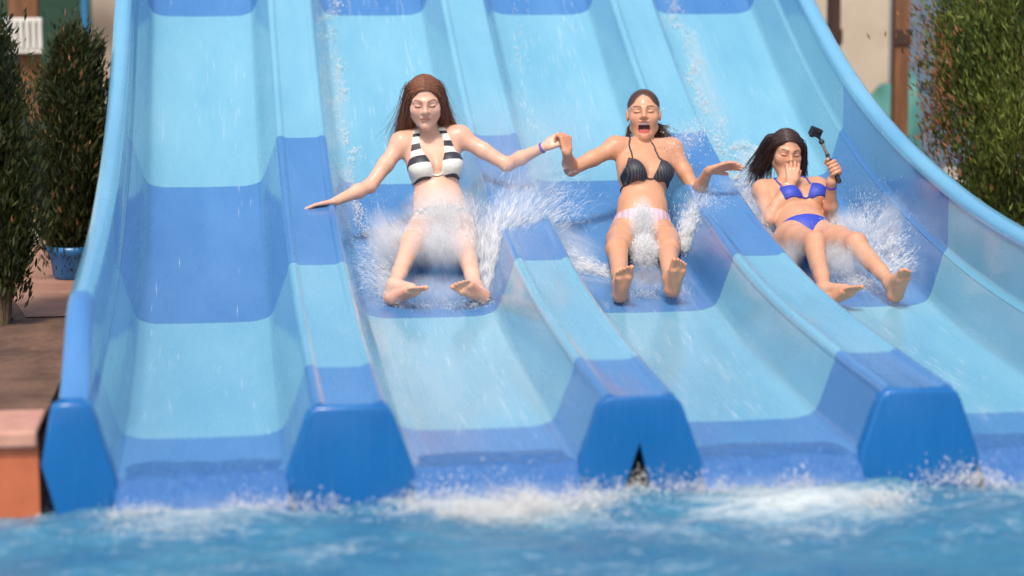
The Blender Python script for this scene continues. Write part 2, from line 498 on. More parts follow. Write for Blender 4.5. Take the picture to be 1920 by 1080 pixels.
# blocks that close the dividers at the pool end
def plate(name, poly, y0, y1, bev=0.014):
    import bmesh
    bm = bmesh.new()
    vs = [bm.verts.new((x, y0, z)) for x, z in poly]
    f = bm.faces.new(vs)
    r = bmesh.ops.extrude_face_region(bm, geom=[f])
    for v in r['geom']:
        if isinstance(v, bmesh.types.BMVert): v.co.y = y1
    bmesh.ops.recalc_face_normals(bm, faces=bm.faces[:])
    ed = [e for e in bm.edges if abs(e.verts[0].co.y-y0) < 1e-5 and abs(e.verts[1].co.y-y0) < 1e-5]
    bmesh.ops.bevel(bm, geom=ed, offset=bev, segments=3, affect='EDGES', profile=0.5)
    me = bpy.data.meshes.new(name); bm.to_mesh(me); bm.free()
    for p in me.polygons: p.use_smooth = True
    me.set_sharp_from_angle(angle=math.radians(35))
    return me
fr_poly = [(-.232, -.12), (.232, -.12), (.236, .055), (.226, .11), (.160, .300), (.146, .328), (.118, .346), (-.118, .346), (-.146, .328), (-.160, .300), (-.226, .11), (-.236, .055)]
for i, rx in enumerate(ridge_x):
    if i == 1:   # split lip: two flaps leaving an inverted V
        Np = [(-.232, -.12), (-.075, -.12), (-.055, .02), (-.002, .178), (.038, .02), (.055, -.12), (.232, -.12), (.236, .055), (.226, .11), (.160, .300), (.146, .328), (.118, .346), (-.118, .346), (-.146, .328), (-.160, .300), (-.226, .11), (-.236, .055)]
        obj('divider_end_cap', plate('divider_end_cap', [(x+rx, z) for x, z in Np], -0.035, 0.03, .005), M_CAP, slide, label='end cap split by a dark notch at the water')
        obj('hollow_shade', py_mesh('hollow_shade', *box_vf(rx-.15, rx+.15, .16, .18, -.2, .3)), M_BLACK, slide)  # added black sheet standing in for shade behind the notch
    else:
        obj('divider_end_cap', plate('divider_end_cap', [(x+rx, z) for x, z in fr_poly], -0.035, 0.03), M_CAP, slide)
for s in (-1, 1):
    poly = [(1.862, -.12), (1.866, .06), (1.876, .12), (1.938, .335), (1.955, .372), (1.99, .388), (2.06, .388), (2.09, .37), (2.13, .17), (2.085, 0.0), (2.06, -.12)]
    if s < 0: poly = [(-x, z) for x, z in poly][::-1]
    obj('wall_end_cap', plate('wall_end_cap', poly, -0.04, 0.07), M_CAP, slide)
# legs under the raised part
for y in (4.6, 6.6, 8.6, 10.6, 11.9):
    for x in (-1.6, -0.55, 0.55, 1.6):
        z1 = float(floor_z(y))-.05
        pts = np.array([[[x, y, TZ-.02], [x, y, (TZ+z1)/2], [x, y, z1]]])
        Vv, Ff = tubes(pts, np.full((1, 3), .045), 10)
        obj('support_post', np_mesh('support_post', Vv, Ff), M_STEEL, slide)

# ------------------------------------------------------------------ things behind the slide
def simple(name, x0, x1, y0, y1, z0, z1, mat, b=0.01, parent=None, **kw):
    return obj(name, bevelled_box(name, x0, x1, y0, y1, z0, z1, b), mat, parent, **kw)
def part_box(name, root, x0, x1, y0, y1, z0, z1, mat, b=0.008):
    return obj(name, bevelled_box(name, x0, x1, y0, y1, z0, z1, b), mat, root, org=tuple(root.location))

# left: shutter panel on a wooden pier, green screen, blue post, cream pier
r = empty('wooden_pier', (-2.95, 9.2, TZ), 'brown wooden pier carrying the white shutter, far left', 'pier')
part_box('post', r, -3.06, -2.84, 9.12, 9.34, TZ-.05, 2.6, M_BROWNWOOD)
part_box('beam', r, -3.6, -2.5, 9.14, 9.32, 2.605, 2.75, M_BROWNWOOD)
r = empty('shutter_panel', (-3.05, 9.0, 1.47), 'white slatted shutter panel on the brown pier', 'shutter')
part_box('frame_rail', r, -3.32, -2.80, 9.03, 9.06, 1.47, 1.505, M_WHITE)
part_box('frame_rail', r, -3.32, -2.80, 9.03, 9.06, 1.705, 1.74, M_WHITE)
for i in range(11):
    x = -3.30+i*.0465
    part_box('slat', r, x, x+.030, 9.02, 9.05, 1.506, 1.704, M_WHITE, .004)
part_box('backing', r, -3.315, -2.805, 9.065, 9.085, 1.475, 1.735, M_WHITE)
r = empty('green_screen', (-2.8, 11, TZ), 'dark green windbreak screen behind the left conifers', 'screen')
part_box('panel', r, -3.4, -2.62, 11.0, 11.03, 1.0, 2.9, M_GREENDARK)
part_box('panel', r, -3.4, -2.62, 11.0, 11.03, TZ+.1, .99, M_GREENDARK)
part_box('post', r, -2.615, -2.56, 10.98, 11.05, TZ-.05, 2.95, M_GREENDARK)
part_box('post', r, -3.46, -3.405, 10.98, 11.05, TZ-.05, 2.95, M_GREENDARK)
r = empty('blue_post', (-2.48, 9, TZ), 'thin bright blue post beside the cream pier', 'post')
part_box('shaft', r, -2.505, -2.455, 8.97, 9.02, TZ-.05, 2.8, M_BLUEPOST)
part_box('base_plate', r, -2.56, -2.40, 8.92, 9.07, TZ, TZ+.02, M_STEEL)
r = empty('cream_pier', (-2.4, 10, TZ), 'pale cream rendered pier at the slide edge, left', 'pier')
part_box('shaft', r, -2.47, -2.10, 9.9, 10.25, TZ-.05, 2.55, M_CREAM)
part_box('cap', r, -2.52, -2.05, 9.86, 10.29, 2.555, 2.64, M_CREAM)

def rock(name, c, rad, seed, label):
    import bmesh
    bm = bmesh.new(); bmesh.ops.create_icosphere(bm, subdivisions=3, radius=1)
    rr_ = np.random.default_rng(seed); ph = rr_.random(9)*6
    for v in bm.verts:
        p = v.co.copy()
        d = 1+.14*math.sin(p.x*3+ph[0])+.12*math.sin(p.y*3.6+ph[1])+.10*math.sin(p.z*4+ph[2])+.05*math.sin(p.x*8+p.y*7+ph[3])
        v.co = (p.x*rad[0]*d, p.y*rad[1]*d, p.z*rad[2]*d)
    me = bpy.data.meshes.new(name); bm.to_mesh(me); bm.free()
    for p in me.polygons: p.use_smooth = True
    o = obj(name, me, M_ROCK, label=label, cat='rock'); o.location = c
    return o
rock('garden_rock', (-2.60, 7.6, TZ+.10), (.13, .14, .22), 3, 'pale upright stone between the two left conifers')
rock('garden_rock', (-2.62, 6.2, TZ+.05), (.10, .12, .10), 4, 'small pale stone on the clay path at left')
rock('garden_rock', (3.68, 7.0, TZ+.13), (.17, .2, .22), 8, 'pale rounded boulder by the right conifer')
rock('garden_rock', (3.38, 7.3, TZ+.04), (.13, .15, .14), 9, 'low pale boulder behind the right slide wall')

# right: cream building, posts, teal cover, grey-blue annexe
r = empty('cream_building', (4.0, 12.5, TZ), 'cream rendered building behind the slide, upper right', 'building')
part_box('wall', r, 2.6, 4.82, 12.0, 15, TZ-.05, 3.6, M_CREAM, .02)
part_box('roof', r, 2.4, 5.0, 11.8, 15.2, 3.605, 3.75, M_BROWNWOOD, .02)
r = empty('grey_annexe', (5.6, 12.5, TZ), 'grey blue rendered annexe behind the right conifer', 'building')
part_box('wall', r, 4.84, 8.5, 12.1, 15, TZ-.05, 3.0, M_GREYBLUE, .02)
part_box('roof', r, 4.83, 8.7, 11.9, 15.2, 3.005, 3.12, M_GREYBLUE, .02)
part_box('band', r, 4.85, 8.5, 12.06, 12.097, 1.05, 1.12, M_GREYBLUE, .004)
part_box('door', r, 5.02, 5.30, 12.04, 12.09, TZ, 1.0, M_GREYBLUE, .006)
for nm, x0, x1, y0, lab, mt in (('dark', 3.33, 3.42, 9.0, 'slim dark brown wooden post before the cream wall', M_DARKWOOD),
                            ('warm', 3.545, 3.655, 8.0, 'thick orange brown wooden post right of the cream wall', M_BROWNWOOD)):
    r = empty('wooden_post', (x0+.05, y0, TZ), lab, 'post')
    part_box('shaft', r, x0, x1, y0-.05, y0+.05, TZ-.05, 2.9, mt)
    part_box('foot', r, x0-.03, x1+.03, y0-.09, y0+.09, TZ, TZ+.1, M_STEEL)
    part_box('brace', r, x0-.012, x1+.012, y0-.065, y0-.0505, 1.5, 1.62, M_DARKWOOD, .003)
# folded teal canvas cover
def draped(name, x0, x1, y0, y1, z0, z1, mat, seed, **kw):
    n, m_ = 40, 16
    U, W = np.meshgrid(np.linspace(0, 1, n), np.linspace(0, 1, m_), indexing='ij')
    Xc = x0+(x1-x0)*U; ang = W*math.pi
    Yc = (y0+y1)/2-np.cos(ang)*(y1-y0)/2*(1+.08*np.sin(U*21+seed))
    Zc = z0+(z1-z0)*np.sin(ang)**.5*(1-.10*np.sin(U*9+seed)-.06*np.sin(U*23))
    return obj(name, grid_mesh(name, Xc, Yc, Zc), mat, **kw)
draped('canvas_cover', 3.75, 4.7, 10.7, 11.5, TZ, 1.12, M_TEAL, 2, label='teal canvas cover heaped before the cream wall', cat='cover')

# ------------------------------------------------------------------ conifers
def conifer(name, base, height, width, lean, label, seed, brown_side=0, nleaf=15000, pot=False, bare=0.0, tone=1.0, cat='tree', warm=0.0):
    rr_ = np.random.default_rng(seed)
    root = empty(name, base, label, cat, 'conifers beside the slide')
    bx, by, bz = base
    z0 = bz+(0.16 if pot else 0)
    # trunk and limbs
    tr = []
    for k in range(12):
        a = k*2.4; h0 = z0+height*(.02+.05*(k/12))
        top = np.array([bx+lean[0]*.7+math.cos(a)*width*.28, by+math.sin(a)*width*.28, z0+height*(.55+.03*k)])
        midp = np.array([bx+lean[0]*.3+math.cos(a)*width*.22, by+math.sin(a)*width*.22, z0+height*.3])
        tr.append(catmull([(bx+math.cos(a)*.02, by+math.sin(a)*.02, h0-.06), midp, top], 8))
    Vv, Ff = tubes(np.array(tr), np.linspace(.018, .004, 8)[None].repeat(12, 0), 5)
    mt = catmull([(bx, by, z0-.06), (bx+lean[0]*.4, by+lean[1]*.4, z0+height*.45), (bx+lean[0], by+lean[1], z0+height*.93)], 8)[None]
    V2, F2 = tubes(mt, np.linspace(.04, .005, 8)[None], 8)
    me = np_mesh('trunk', np.concatenate([V2, Vv]), np.concatenate([F2, Ff+len(V2)]))
    obj('trunk', me, M_BARK, root, org=base)
    # crown: upright flat sprays of scale leaves, gathered in clumps
    nc = 240
    ch_ = bare+(1-bare)*rr_.random(nc)**.9
    rad = np.sin(np.clip((ch_-bare)/(1-bare)*.90+.10, 0, 1)*math.pi)**.65
    ca = rr_.random(nc)*2*math.pi; cr = width*.5*rad*np.sqrt(rr_.random(nc)*.85+.15)
    cc = np.stack([bx+lean[0]*ch_+np.cos(ca)*cr, by+lean[1]*ch_+np.sin(ca)*cr, z0+height*ch_*.97], 1)
    cc[:, :2] += rr_.normal(0, width*.065, (nc, 2))
    tonec = rr_.random(nc)
    pick = rr_.integers(0, nc, nleaf)
    off = rr_.normal(0, 1, (nleaf, 3))*np.array([width*.075, width*.075, height*.050])
    sz = .55+.9*rr_.random(nc)**1.5
    off *= sz[pick][:, None]; plume = rr_.random(nc)**3*height*.07
    P = cc[pick]+off
    P[:, 2] += plume[pick]*np.abs(rr_.normal(0, 1, nleaf))*np.exp(-(off[:, 0]**2+off[:, 1]**2)/(width*.05)**2)
    out = P-np.array([bx, by, 0]); out[:, 2] = 0
    out /= np.linalg.norm(out, axis=1, keepdims=True)+.02
    D = np.array([0, 0, 1.0])+out*.55+rr_.normal(0, .32, (nleaf, 3)); D /= np.linalg.norm(D, axis=1, keepdims=True)
    S = np.cross(D, rr_.normal(0, 1, (nleaf, 3))); S /= np.linalg.norm(S, axis=1, keepdims=True)+1e-6
    ln = (.022+.034*rr_.random(nleaf))[:, None]; wd = ln*(.10+.09*rr_.random(nleaf))[:, None]
    Vl = np.stack([P-D*ln*.5, P+S*wd, P+D*ln*.62, P-S*wd], 1)
    base_c = np.array([.028, .050, .010])*tone; hi = np.array([.155, .175, .030])*tone
    mixv = np.clip(.75*tonec[pick]**1.3+.30*rr_.random(nleaf), 0, 1)[:, None]
    col = base_c*(1-mixv)+hi*mixv
    dead = np.array([.30, .13, .055])
    pd = .008+warm*np.clip((off[:, 2]/(height*.055)), 0, 1)*.2
    if brown_side:
        lat = (P[:, 0]-bx-lean[0]*(P[:, 2]-z0)/height)*brown_side/(width*.5)
        pd = pd+.85*np.clip((lat-.92)/.25, 0, 1)
    isd = (rr_.random(nleaf) < pd)[:, None]
    col = np.where(isd, dead*(.6+.7*rr_.random((nleaf, 1))), col)
    cv = np.repeat(col, 4, 0)
    Fl = np.arange(nleaf*4).reshape(-1, 4)
    me = np_mesh('crown', Vl.reshape(-1, 3), Fl, False, cv)
    obj('crown', me, M_LEAF, root, org=base)
    if pot:
        pr = [(.09, 0), (.115, .03), (.13, .14), (.145, .16), (.145, .19), (.125, .19), (.12, .15)]
        A_ = np.linspace(0, 2*math.pi, 25)[:-1]
        Vp = np.array([[(bx+r_*math.cos(a), by+r_*math.sin(a), bz+h) for a in A_] for r_, h in pr])
        I = np.arange(len(pr)*24).reshape(len(pr), 24)
        Fp = np.stack([I[:-1], np.roll(I[:-1], -1, 1), np.roll(I[1:], -1, 1), I[1:]], -1).reshape(-1, 4)
        obj('pot', np_mesh('pot', Vp.reshape(-1, 3), Fp), M_POT, root, org=base)
    return root
conifer('conifer', (-2.53, 2.75, TZ), 1.45, .40, (-.06, 0), 'tall dark conifer with bare stems at the left edge', 11, 0, 34000, bare=.16, tone=.42, warm=.0)
conifer('conifer', (-2.31, 4.5, TZ), 1.20, .40, (.03, 0), 'dark conifer in a blue pot left of the slide', 12, 0, 34000, pot=True, tone=.40, warm=.35)
conifer('conifer', (3.20, 4.3, TZ), 2.3, .98, (-.16, 0), 'large green conifer with rusty left edge behind the right wall', 13, -1, 70000, bare=.02, tone=1.5)

# ------------------------------------------------------------------ implicit surfaces for the riders
class SDF:
    def __init__(self): self.p = []
    def cone(self, a, b, r1, r2, k=.02, op='u', tag='b'):
        a = np.asarray(a, float); b = np.asarray(b, float); R = max(r1, r2)
        self.p.append(('cone', (a, b, r1, r2), k, op, np.minimum(a, b)-R, np.maximum(a, b)+R, tag))
    def ell(self, c, ax, rad, k=.02, op='u', tag='b'):
        c = np.asarray(c, float); ax = np.asarray(ax, float); rad = np.asarray(rad, float)
        e = np.sqrt(((ax*rad[:, None])**2).sum(0))
        self.p.append(('ell', (c, ax, rad), k, op, c-e, c+e, tag))
    def sph(self, c, r, k=.02, op='u', tag='b'):
        self.ell(c, np.eye(3), (r, r, r), k, op, tag)
    def bounds(self, tags=None):
        lo = np.min([q[4] for q in self.p if q[3] == 'u' and (tags is None or q[6] in tags)], 0)
        hi = np.max([q[5] for q in self.p if q[3] == 'u' and (tags is None or q[6] in tags)], 0)
        return lo, hi
    def __call__(self, X, tags=None, ch=64):
        n0 = len(X)
        if n0 == 0: return np.zeros(0)
        m_ = -(-n0//ch); pad = m_*ch-n0
        Xc = (np.concatenate([X, np.repeat(X[-1:], pad, 0)]) if pad else X).reshape(m_, ch, 3)
        bl, bh = Xc.min(1), Xc.max(1)
        d = np.full((m_, ch), 1.0)
        for kind, a, k, op, lo, hi, tag in self.p:
            if tags is not None and tag not in tags: continue
            mg = k+.032
            idx = np.nonzero(((bh > lo-mg) & (bl < hi+mg)).all(1))[0]
            if len(idx) == 0: continue
            Q = Xc[idx]
            if kind == 'cone':
                A, B, r1, r2 = a
                ba = B-A; Qa = Q-A; h = np.clip((Qa@ba)/max(ba@ba, 1e-9), 0, 1)
                Qa = Qa-h[..., None]*ba
                v = np.sqrt(np.einsum('ijk,ijk->ij', Qa, Qa))-(r1+(r2-r1)*h)
            else:
                c, ax, rad = a
                q = ((Q-c)@ax.T)/rad; k0 = np.sqrt(np.einsum('ijk,ijk->ij', q, q))
                q = q/rad; k1 = np.sqrt(np.einsum('ijk,ijk->ij', q, q))+1e-9
                v = k0*(k0-1)/k1
            D = d[idx]
            if op == 'u':
                h = np.clip(.5+.5*(D-v)/k, 0, 1); d[idx] = D+(v-D)*h-k*h*(1-h)
            else:
                h = np.clip(.5-.5*(D+v)/k, 0, 1); d[idx] = D+(-v-D)*h+k*h*(1-h)
        return d.ravel()[:n0]

def surface(f, lo, hi, h, project=True):
    """sparse surface nets: returns V, F (quads)"""
    lo = np.asarray(lo)-.02; hi = np.asarray(hi)+.02; c = 4; H = h*c
    n = np.ceil((hi-lo)/H/4).astype(int)*4
    g4 = np.stack(np.meshgrid(*[np.arange(k//4) for k in n], indexing='ij'), -1).reshape(-1, 3)
    s4 = np.stack(np.meshgrid(*[np.arange(4)]*3, indexing='ij'), -1).reshape(-1, 3)
    g = (g4[:, None]*4+s4[None]).reshape(-1, 3)
    d = f(lo+(g+.5)*H)
    g = g[np.abs(d) < H*1.0]
    N = (n*c+3).astype(np.int64)
    key = lambda q: (q[..., 0].astype(np.int64)*N[1]+q[..., 1])*N[2]+q[..., 2]
    off = np.array([[i, j, k] for i in (0, 1) for j in (0, 1) for k in (0, 1)])
    s5 = np.stack(np.meshgrid(*[np.arange(5)]*3, indexing='ij'), -1).reshape(-1, 3)
    vals = f((lo+(g[:, None]*c+s5[None])*h).reshape(-1, 3)).reshape(-1, 5, 5, 5)
    s = np.stack(np.meshgrid(*[np.arange(c)]*3, indexing='ij'), -1).reshape(-1, 3)
    cells = (g[:, None]*c+s[None]).reshape(-1, 3)
    cv = np.stack([vals[:, o[0]:o[0]+4, o[1]:o[1]+4, o[2]:o[2]+4].reshape(-1) for o in off], 1)
    act = (cv.min(1) < 0) & (cv.max(1) >= 0)
    cells = cells[act]; cv = cv[act]
    acc = np.zeros((len(cells), 3)); cnt = np.zeros(len(cells))
    for a in range(8):
        for b_ in range(a+1, 8):
            if np.abs(off[a]-off[b_]).sum() != 1: continue
            m_ = (cv[:, a] < 0) != (cv[:, b_] < 0)
            tt = np.where(m_, cv[:, a]/(cv[:, a]-cv[:, b_]+1e-12), 0)
            acc += np.where(m_[:, None], off[a]+tt[:, None]*(off[b_]-off[a]), 0); cnt += m_
    V = lo+(cells+acc/cnt[:, None])*h
    k_ = key(cells); order = np.argsort(k_); ks = k_[order]
    def find(q):
        kk = key(q); i = np.clip(np.searchsorted(ks, kk), 0, len(ks)-1)
        return np.where(ks[i] == kk, order[i], -1)
    F = []
    for ax in range(3):
        u, w = (ax+1) % 3, (ax+2) % 3
        e = np.zeros(3, int); e[ax] = 1
        b1 = int(np.nonzero((off == e).all(1))[0][0])
        m_ = (cv[:, 0] < 0) != (cv[:, b1] < 0)
        q = cells[m_]; neg = cv[m_, 0] < 0
        eu = np.zeros(3, int); eu[u] = 1; ew = np.zeros(3, int); ew[w] = 1
        i0 = find(q); i1 = find(q-eu); i2 = find(q-eu-ew); i3 = find(q-ew)
        ok = (i1 >= 0) & (i2 >= 0) & (i3 >= 0)
        qd = np.stack([i0, i1, i2, i3], 1)
        qd = np.where(neg[:, None], qd, qd[:, ::-1])
        F.append(qd[ok])
    F = np.concatenate(F)
    if project:
        ep = .0008
        for _ in range(1):
            d0 = f(V)
            G = np.stack([f(V+np.eye(3)[i]*ep)-d0 for i in range(3)], 1)/ep
            gn = np.maximum((G**2).sum(1), .25)
            st = (d0/gn)[:, None]*G
            sl = np.linalg.norm(st, axis=1, keepdims=True)
            V = V-st*np.minimum(1, h*.6/(sl+1e-9))
    return V, F

def frame(fwd, up):
    f_ = nrm(fwd); u_ = np.asarray(up, float); u_ = nrm(u_-f_*(u_@f_)); l_ = np.cross(u_, f_)   # lateral = rider's left
    return np.stack([l_, f_, u_])

def hand(S, w, d, pn, thumb_sign, curl=(.15, .15, .1), spread=.10, sc=1.0, thumb=(.7, .2), k=.006):
    """w wrist, d finger direction, pn palm normal; thumb_sign chooses the side of the thumb"""
    d = nrm(d); pn = np.asarray(pn, float); pn = nrm(pn-d*(pn@d)); s = np.cross(pn, d)*thumb_sign
    lat = np.array([.030, .010, -.010, -.029])*sc
    for i in range(4):
        kn = w+d*(.082-.004*abs(i-1))*sc+s*lat[i]
        S.cone(w+s*lat[i]*.55+d*.008, kn, .0125*sc, .0105*sc, .012)
        dd = nrm(d+s*spread*(1.5-i)*.7); p = kn
        L = np.array([.040, .025, .020])*sc*(1.0, 1.08, 1.0, .82)[i]
        an = 0
        for j in range(3):
            an += curl[j]
            v = dd*math.cos(an)+pn*math.sin(an)
            S.cone(p, p+v*L[j], (.0092-.0009*j)*sc, (.0083-.0009*j)*sc, .003)
            p = p+v*L[j]
    b = w+d*.022*sc+s*.024*sc
    v = nrm(d*math.cos(thumb[0])+s*math.sin(thumb[0])+pn*thumb[1])
    p1 = b+v*.042*sc; v2 = nrm(v+d*.5+pn*.25)
    S.cone(b, p1, .0135*sc, .0105*sc, .012)
    S.cone(p1, p1+v2*.032*sc, .0102*sc, .0085*sc, .004)

def foot(S, an, he, to, med, sc=1.0):
    """med: direction of the big-toe side"""
    L = to-he; ln = np.linalg.norm(L); d = L/ln
    u_ = an-he; u_ = nrm(u_-d*(u_@d)); s = np.cross(d, u_)
    if s@np.asarray(med) < 0: s = -s
    S.sph(he+u_*.012, .032, .02, tag='f'); S.cone(an, he+u_*.02, .034, .031, .02)
    ball = he+d*ln*.68
    S.cone(an+d*.005, ball+u_*.016, .033, .022, .025, tag='f')
    S.cone(he+d*.02, ball+s*.022, .027, .022, .02, tag='f')
    S.cone(he+d*.02-s*.004, ball-s*.024-d*.012, .026, .018, .02, tag='f')
    off_ = [.030, .010, -.006, -.020, -.033]; r_ = [.0125, .0088, .0085, .008, .0078]; le = [.058, .056, .048, .040, .031]
    for o_, r0, l0 in zip(off_, r_, le):
        b = ball+s*o_-d*.012*(abs(o_-.02)/.05)
        S.cone(b, b+d*l0*.6+u_*.004, r0*1.15, r0, .006, tag='f'); S.cone(b+d*l0*.6+u_*.004, b+d*(l0+.008)+u_*.002, r0, r0*.9, .003, tag='f')

def head_shape(S, c, H, s, mouth):
    P = lambda x, y, z: c+H.T@(np.array([x, y, z])*s)
    E = lambda p, rad, k, op='u': S.ell(P(*p), H, np.array(rad)*s, k*s, op, tag='h')
    C_ = lambda p, q, r1, r2, k, op='u': S.cone(P(*p), P(*q), r1*s, r2*s, k*s, op, tag='h')
    dj = -.020 if mouth == 'open' else 0
    E((0, -.014, .032), (.077, .092, .086), .02)
    E((0, .026, -.030), (.066, .062, .078), .03)
    C_((-.047, .0, -.060+dj*.5), (-.008, .060, -.096+dj), .021, .017, .025); C_((.047, .0, -.060+dj*.5), (.008, .060, -.096+dj), .021, .017, .025)
    E((0, .068, -.097+dj), (.017, .016, .015), .018)
    for q in (-1, 1):
        E((q*.042, .054, -.026), (.025, .023, .024), .022)
        C_((q*.012, .080, .021), (q*.045, .062, .019), .0085, .0085, .020)
        E((q*.031, .096, .001), (.018, .014, .010), .012, 's')
        E((q*.031, .0725, -.001), (.0165, .0120, .0095), .006)
        E((q*.077, -.010, -.006), (.009, .018, .028), .006)
        E((q*.088, -.002, -.004), (.005, .010, .016), .004, 's')
        E((q*.0120, .090, -.030), (.0078, .009, .0068), .008)
    C_((0, .081, .014), (0, .100, -.022), .0062, .0092, .014)
    E((0, .100, -.024), (.0098, .0095, .0088), .010)
    if mouth == 'open':
        E((0, .094, -.078), (.026, .034, .030), .006, 's')
        C_((-.017, .074, -.053), (.017, .074, -.053), .0060, .0060, .002)         # upper teeth
        E((0, .058, -.097), (.019, .026, .011), .003)                             # tongue
        C_((-.020, .083, -.047), (.020, .083, -.047), .0048, .0048, .006)
        C_((-.016, .078, -.110), (.016, .078, -.110), .0060, .0060, .006)
    else:
        C_((-.018, .083, -.055), (.018, .083, -.055), .0052, .0052, .007)
        C_((-.015, .082, -.066), (.015, .082, -.066), .0060, .0060, .007)
        E((0, .099, -.0605), (.026, .010, .0018), .003, 's')
        for q in (-1, 1): C_((q*.022, .094, -.034), (q*.033, .083, -.058), .0022, .0022, .006, 's')
    return P

def build_body(J, fwd_t, Hf, Hu, hs, bust=1.0, mouth='shut', hips=1.0):
    S = SDF(); J = {k: np.array(v, float) for k, v in J.items()}
    lat = nrm(J['shL']-J['shR']); mid = (J['hipR']+J['hipL'])/2
    up_c = nrm(J['neck']-J['waist']); up_p = nrm(J['waist']-mid)
    fc = nrm(np.cross(lat, up_c)); fc = fc if fc@np.asarray(fwd_t) > 0 else -fc
    TC = np.stack([lat, fc, np.cross(lat, fc)]); TC[2] *= np.sign(TC[2]@up_c)
    lat_p = nrm(J['hipL']-J['hipR']); fp = nrm(np.cross(lat_p, up_p)); fp = fp if fp@np.asarray(fwd_t) > 0 else -fp
    TP = np.stack([lat_p, fp, np.cross(lat_p, fp)]); TP[2] *= np.sign(TP[2]@up_p)
    LP = lambda T, o, x, y, z: o+T.T@np.array([x, y, z])
    # torso
    S.ell(LP(TP, mid, 0, -.015, .035), TP, (.150*hips, .098, .105), .05, tag='t')
    S.ell(LP(TP, J['waist'], 0, .0, -.01), TP, (.130, .090, .12), .06, tag='t')
    S.ell(LP(TC, J['chest'], 0, -.005, .005), TC, (.137, .094, .15), .05, tag='t')
    S.ell(LP(TC, J['neck'], 0, -.02, -.065), TC, (.155, .070, .085), .05, tag='t')
    S.ell(LP(TP, J['waist'], 0, .052, -.075), TP, (.085, .040, .075), .05, tag='t')
    S.cone(J['shR']*.88+J['neck']*.12, J['shL']*.88+J['neck']*.12, .047, .047, .05, tag='t')
    for q, sh in ((-1, 'shR'), (1, 'shL')):
        S.cone(LP(TC, J['neck'], q*.03, -.025, .045), J[sh]+TC[2]*.012, .032, .040, .045, tag='t')
        S.cone(LP(TC, J['neck'], q*.012, .040, -.022), J[sh]*.75+J['neck']*.25+TC[1]*.035+TC[2]*.004, .010, .011, .014, tag='t')
        bc = LP(TC, J['chest'], q*.073, .070, -.012)
        S.ell(bc, TC, np.array([.060, .055, .060])*bust, .035, tag='t')
        S.ell(bc+TC.T@np.array([0, .012, -.012]), TC, np.array([.050, .046, .045])*bust, .02, tag='t')
        S.ell(LP(TP, mid, q*.075, -.055, -.01), TP, (.088, .075, .085), .04, tag='t')
    S.sph(LP(TP, J['waist'], 0, .099, -.060), .007, .010, 's', tag='t')
    # neck and head
    H = frame(Hf, Hu)
    hb = J['head']+H.T@np.array([0, -.030, -.050])*hs
    S.cone(J['neck']-TC[1]*.018, hb, .053, .047, .016, tag='n')
    # legs
    for sd_ in 'RL':
        q = -1 if sd_ == 'R' else 1
        h_, k_, a_ = J['hip'+sd_], J['kn'+sd_], J['an'+sd_]
        ax = nrm(k_-h_); sh = nrm(a_-k_)
        h_ = h_-TP[2]*.022; S.cone(h_, k_*.35+h_*.65, .082*hips, .074, .035); S.cone(k_*.35+h_*.65, k_, .076, .052, .03)
        bend = nrm(ax-sh+np.array([0, 0, .05]))
        S.ell(k_+bend*.010, np.eye(3), (.047, .047, .047), .02); S.sph(k_+bend*.032+sh*.004, .025, .014); S.cone(k_+bend*.018+sh*.05, k_*.35+a_*.65+bend*.012, .020, .016, .014)
        S.cone(k_, k_*.30+a_*.70, .047, .036, .025); S.cone(k_*.30+a_*.70, a_, .036, .031, .02)
        back = nrm(-bend-sh*(-bend@sh))
        m_ = k_*.68+a_*.32+back*.020
        S.cone(m_-sh*.06, m_+sh*.07, .038, .030, .03)
        foot(S, a_, J['he'+sd_], J['to'+sd_], -lat_p*q if J.get('med'+sd_) is None else J['med'+sd_])
    # arms
    for sd_ in 'RL':
        s_, e_, w_ = J['sh'+sd_], J['el'+sd_], J['wr'+sd_]
        S.sph(s_, .050, .03, tag='a'); S.cone(s_, e_*.5+s_*.5, .046, .040, .03, tag='a'); S.cone(e_*.5+s_*.5, e_, .040, .034, .02, tag='a')
        S.cone(e_, e_*.65+w_*.35, .034, .036, .02, tag='a'); S.cone(e_*.65+w_*.35, w_, .035, .0225, .02, tag='a')
    return S, J, TC, TP, H, mid

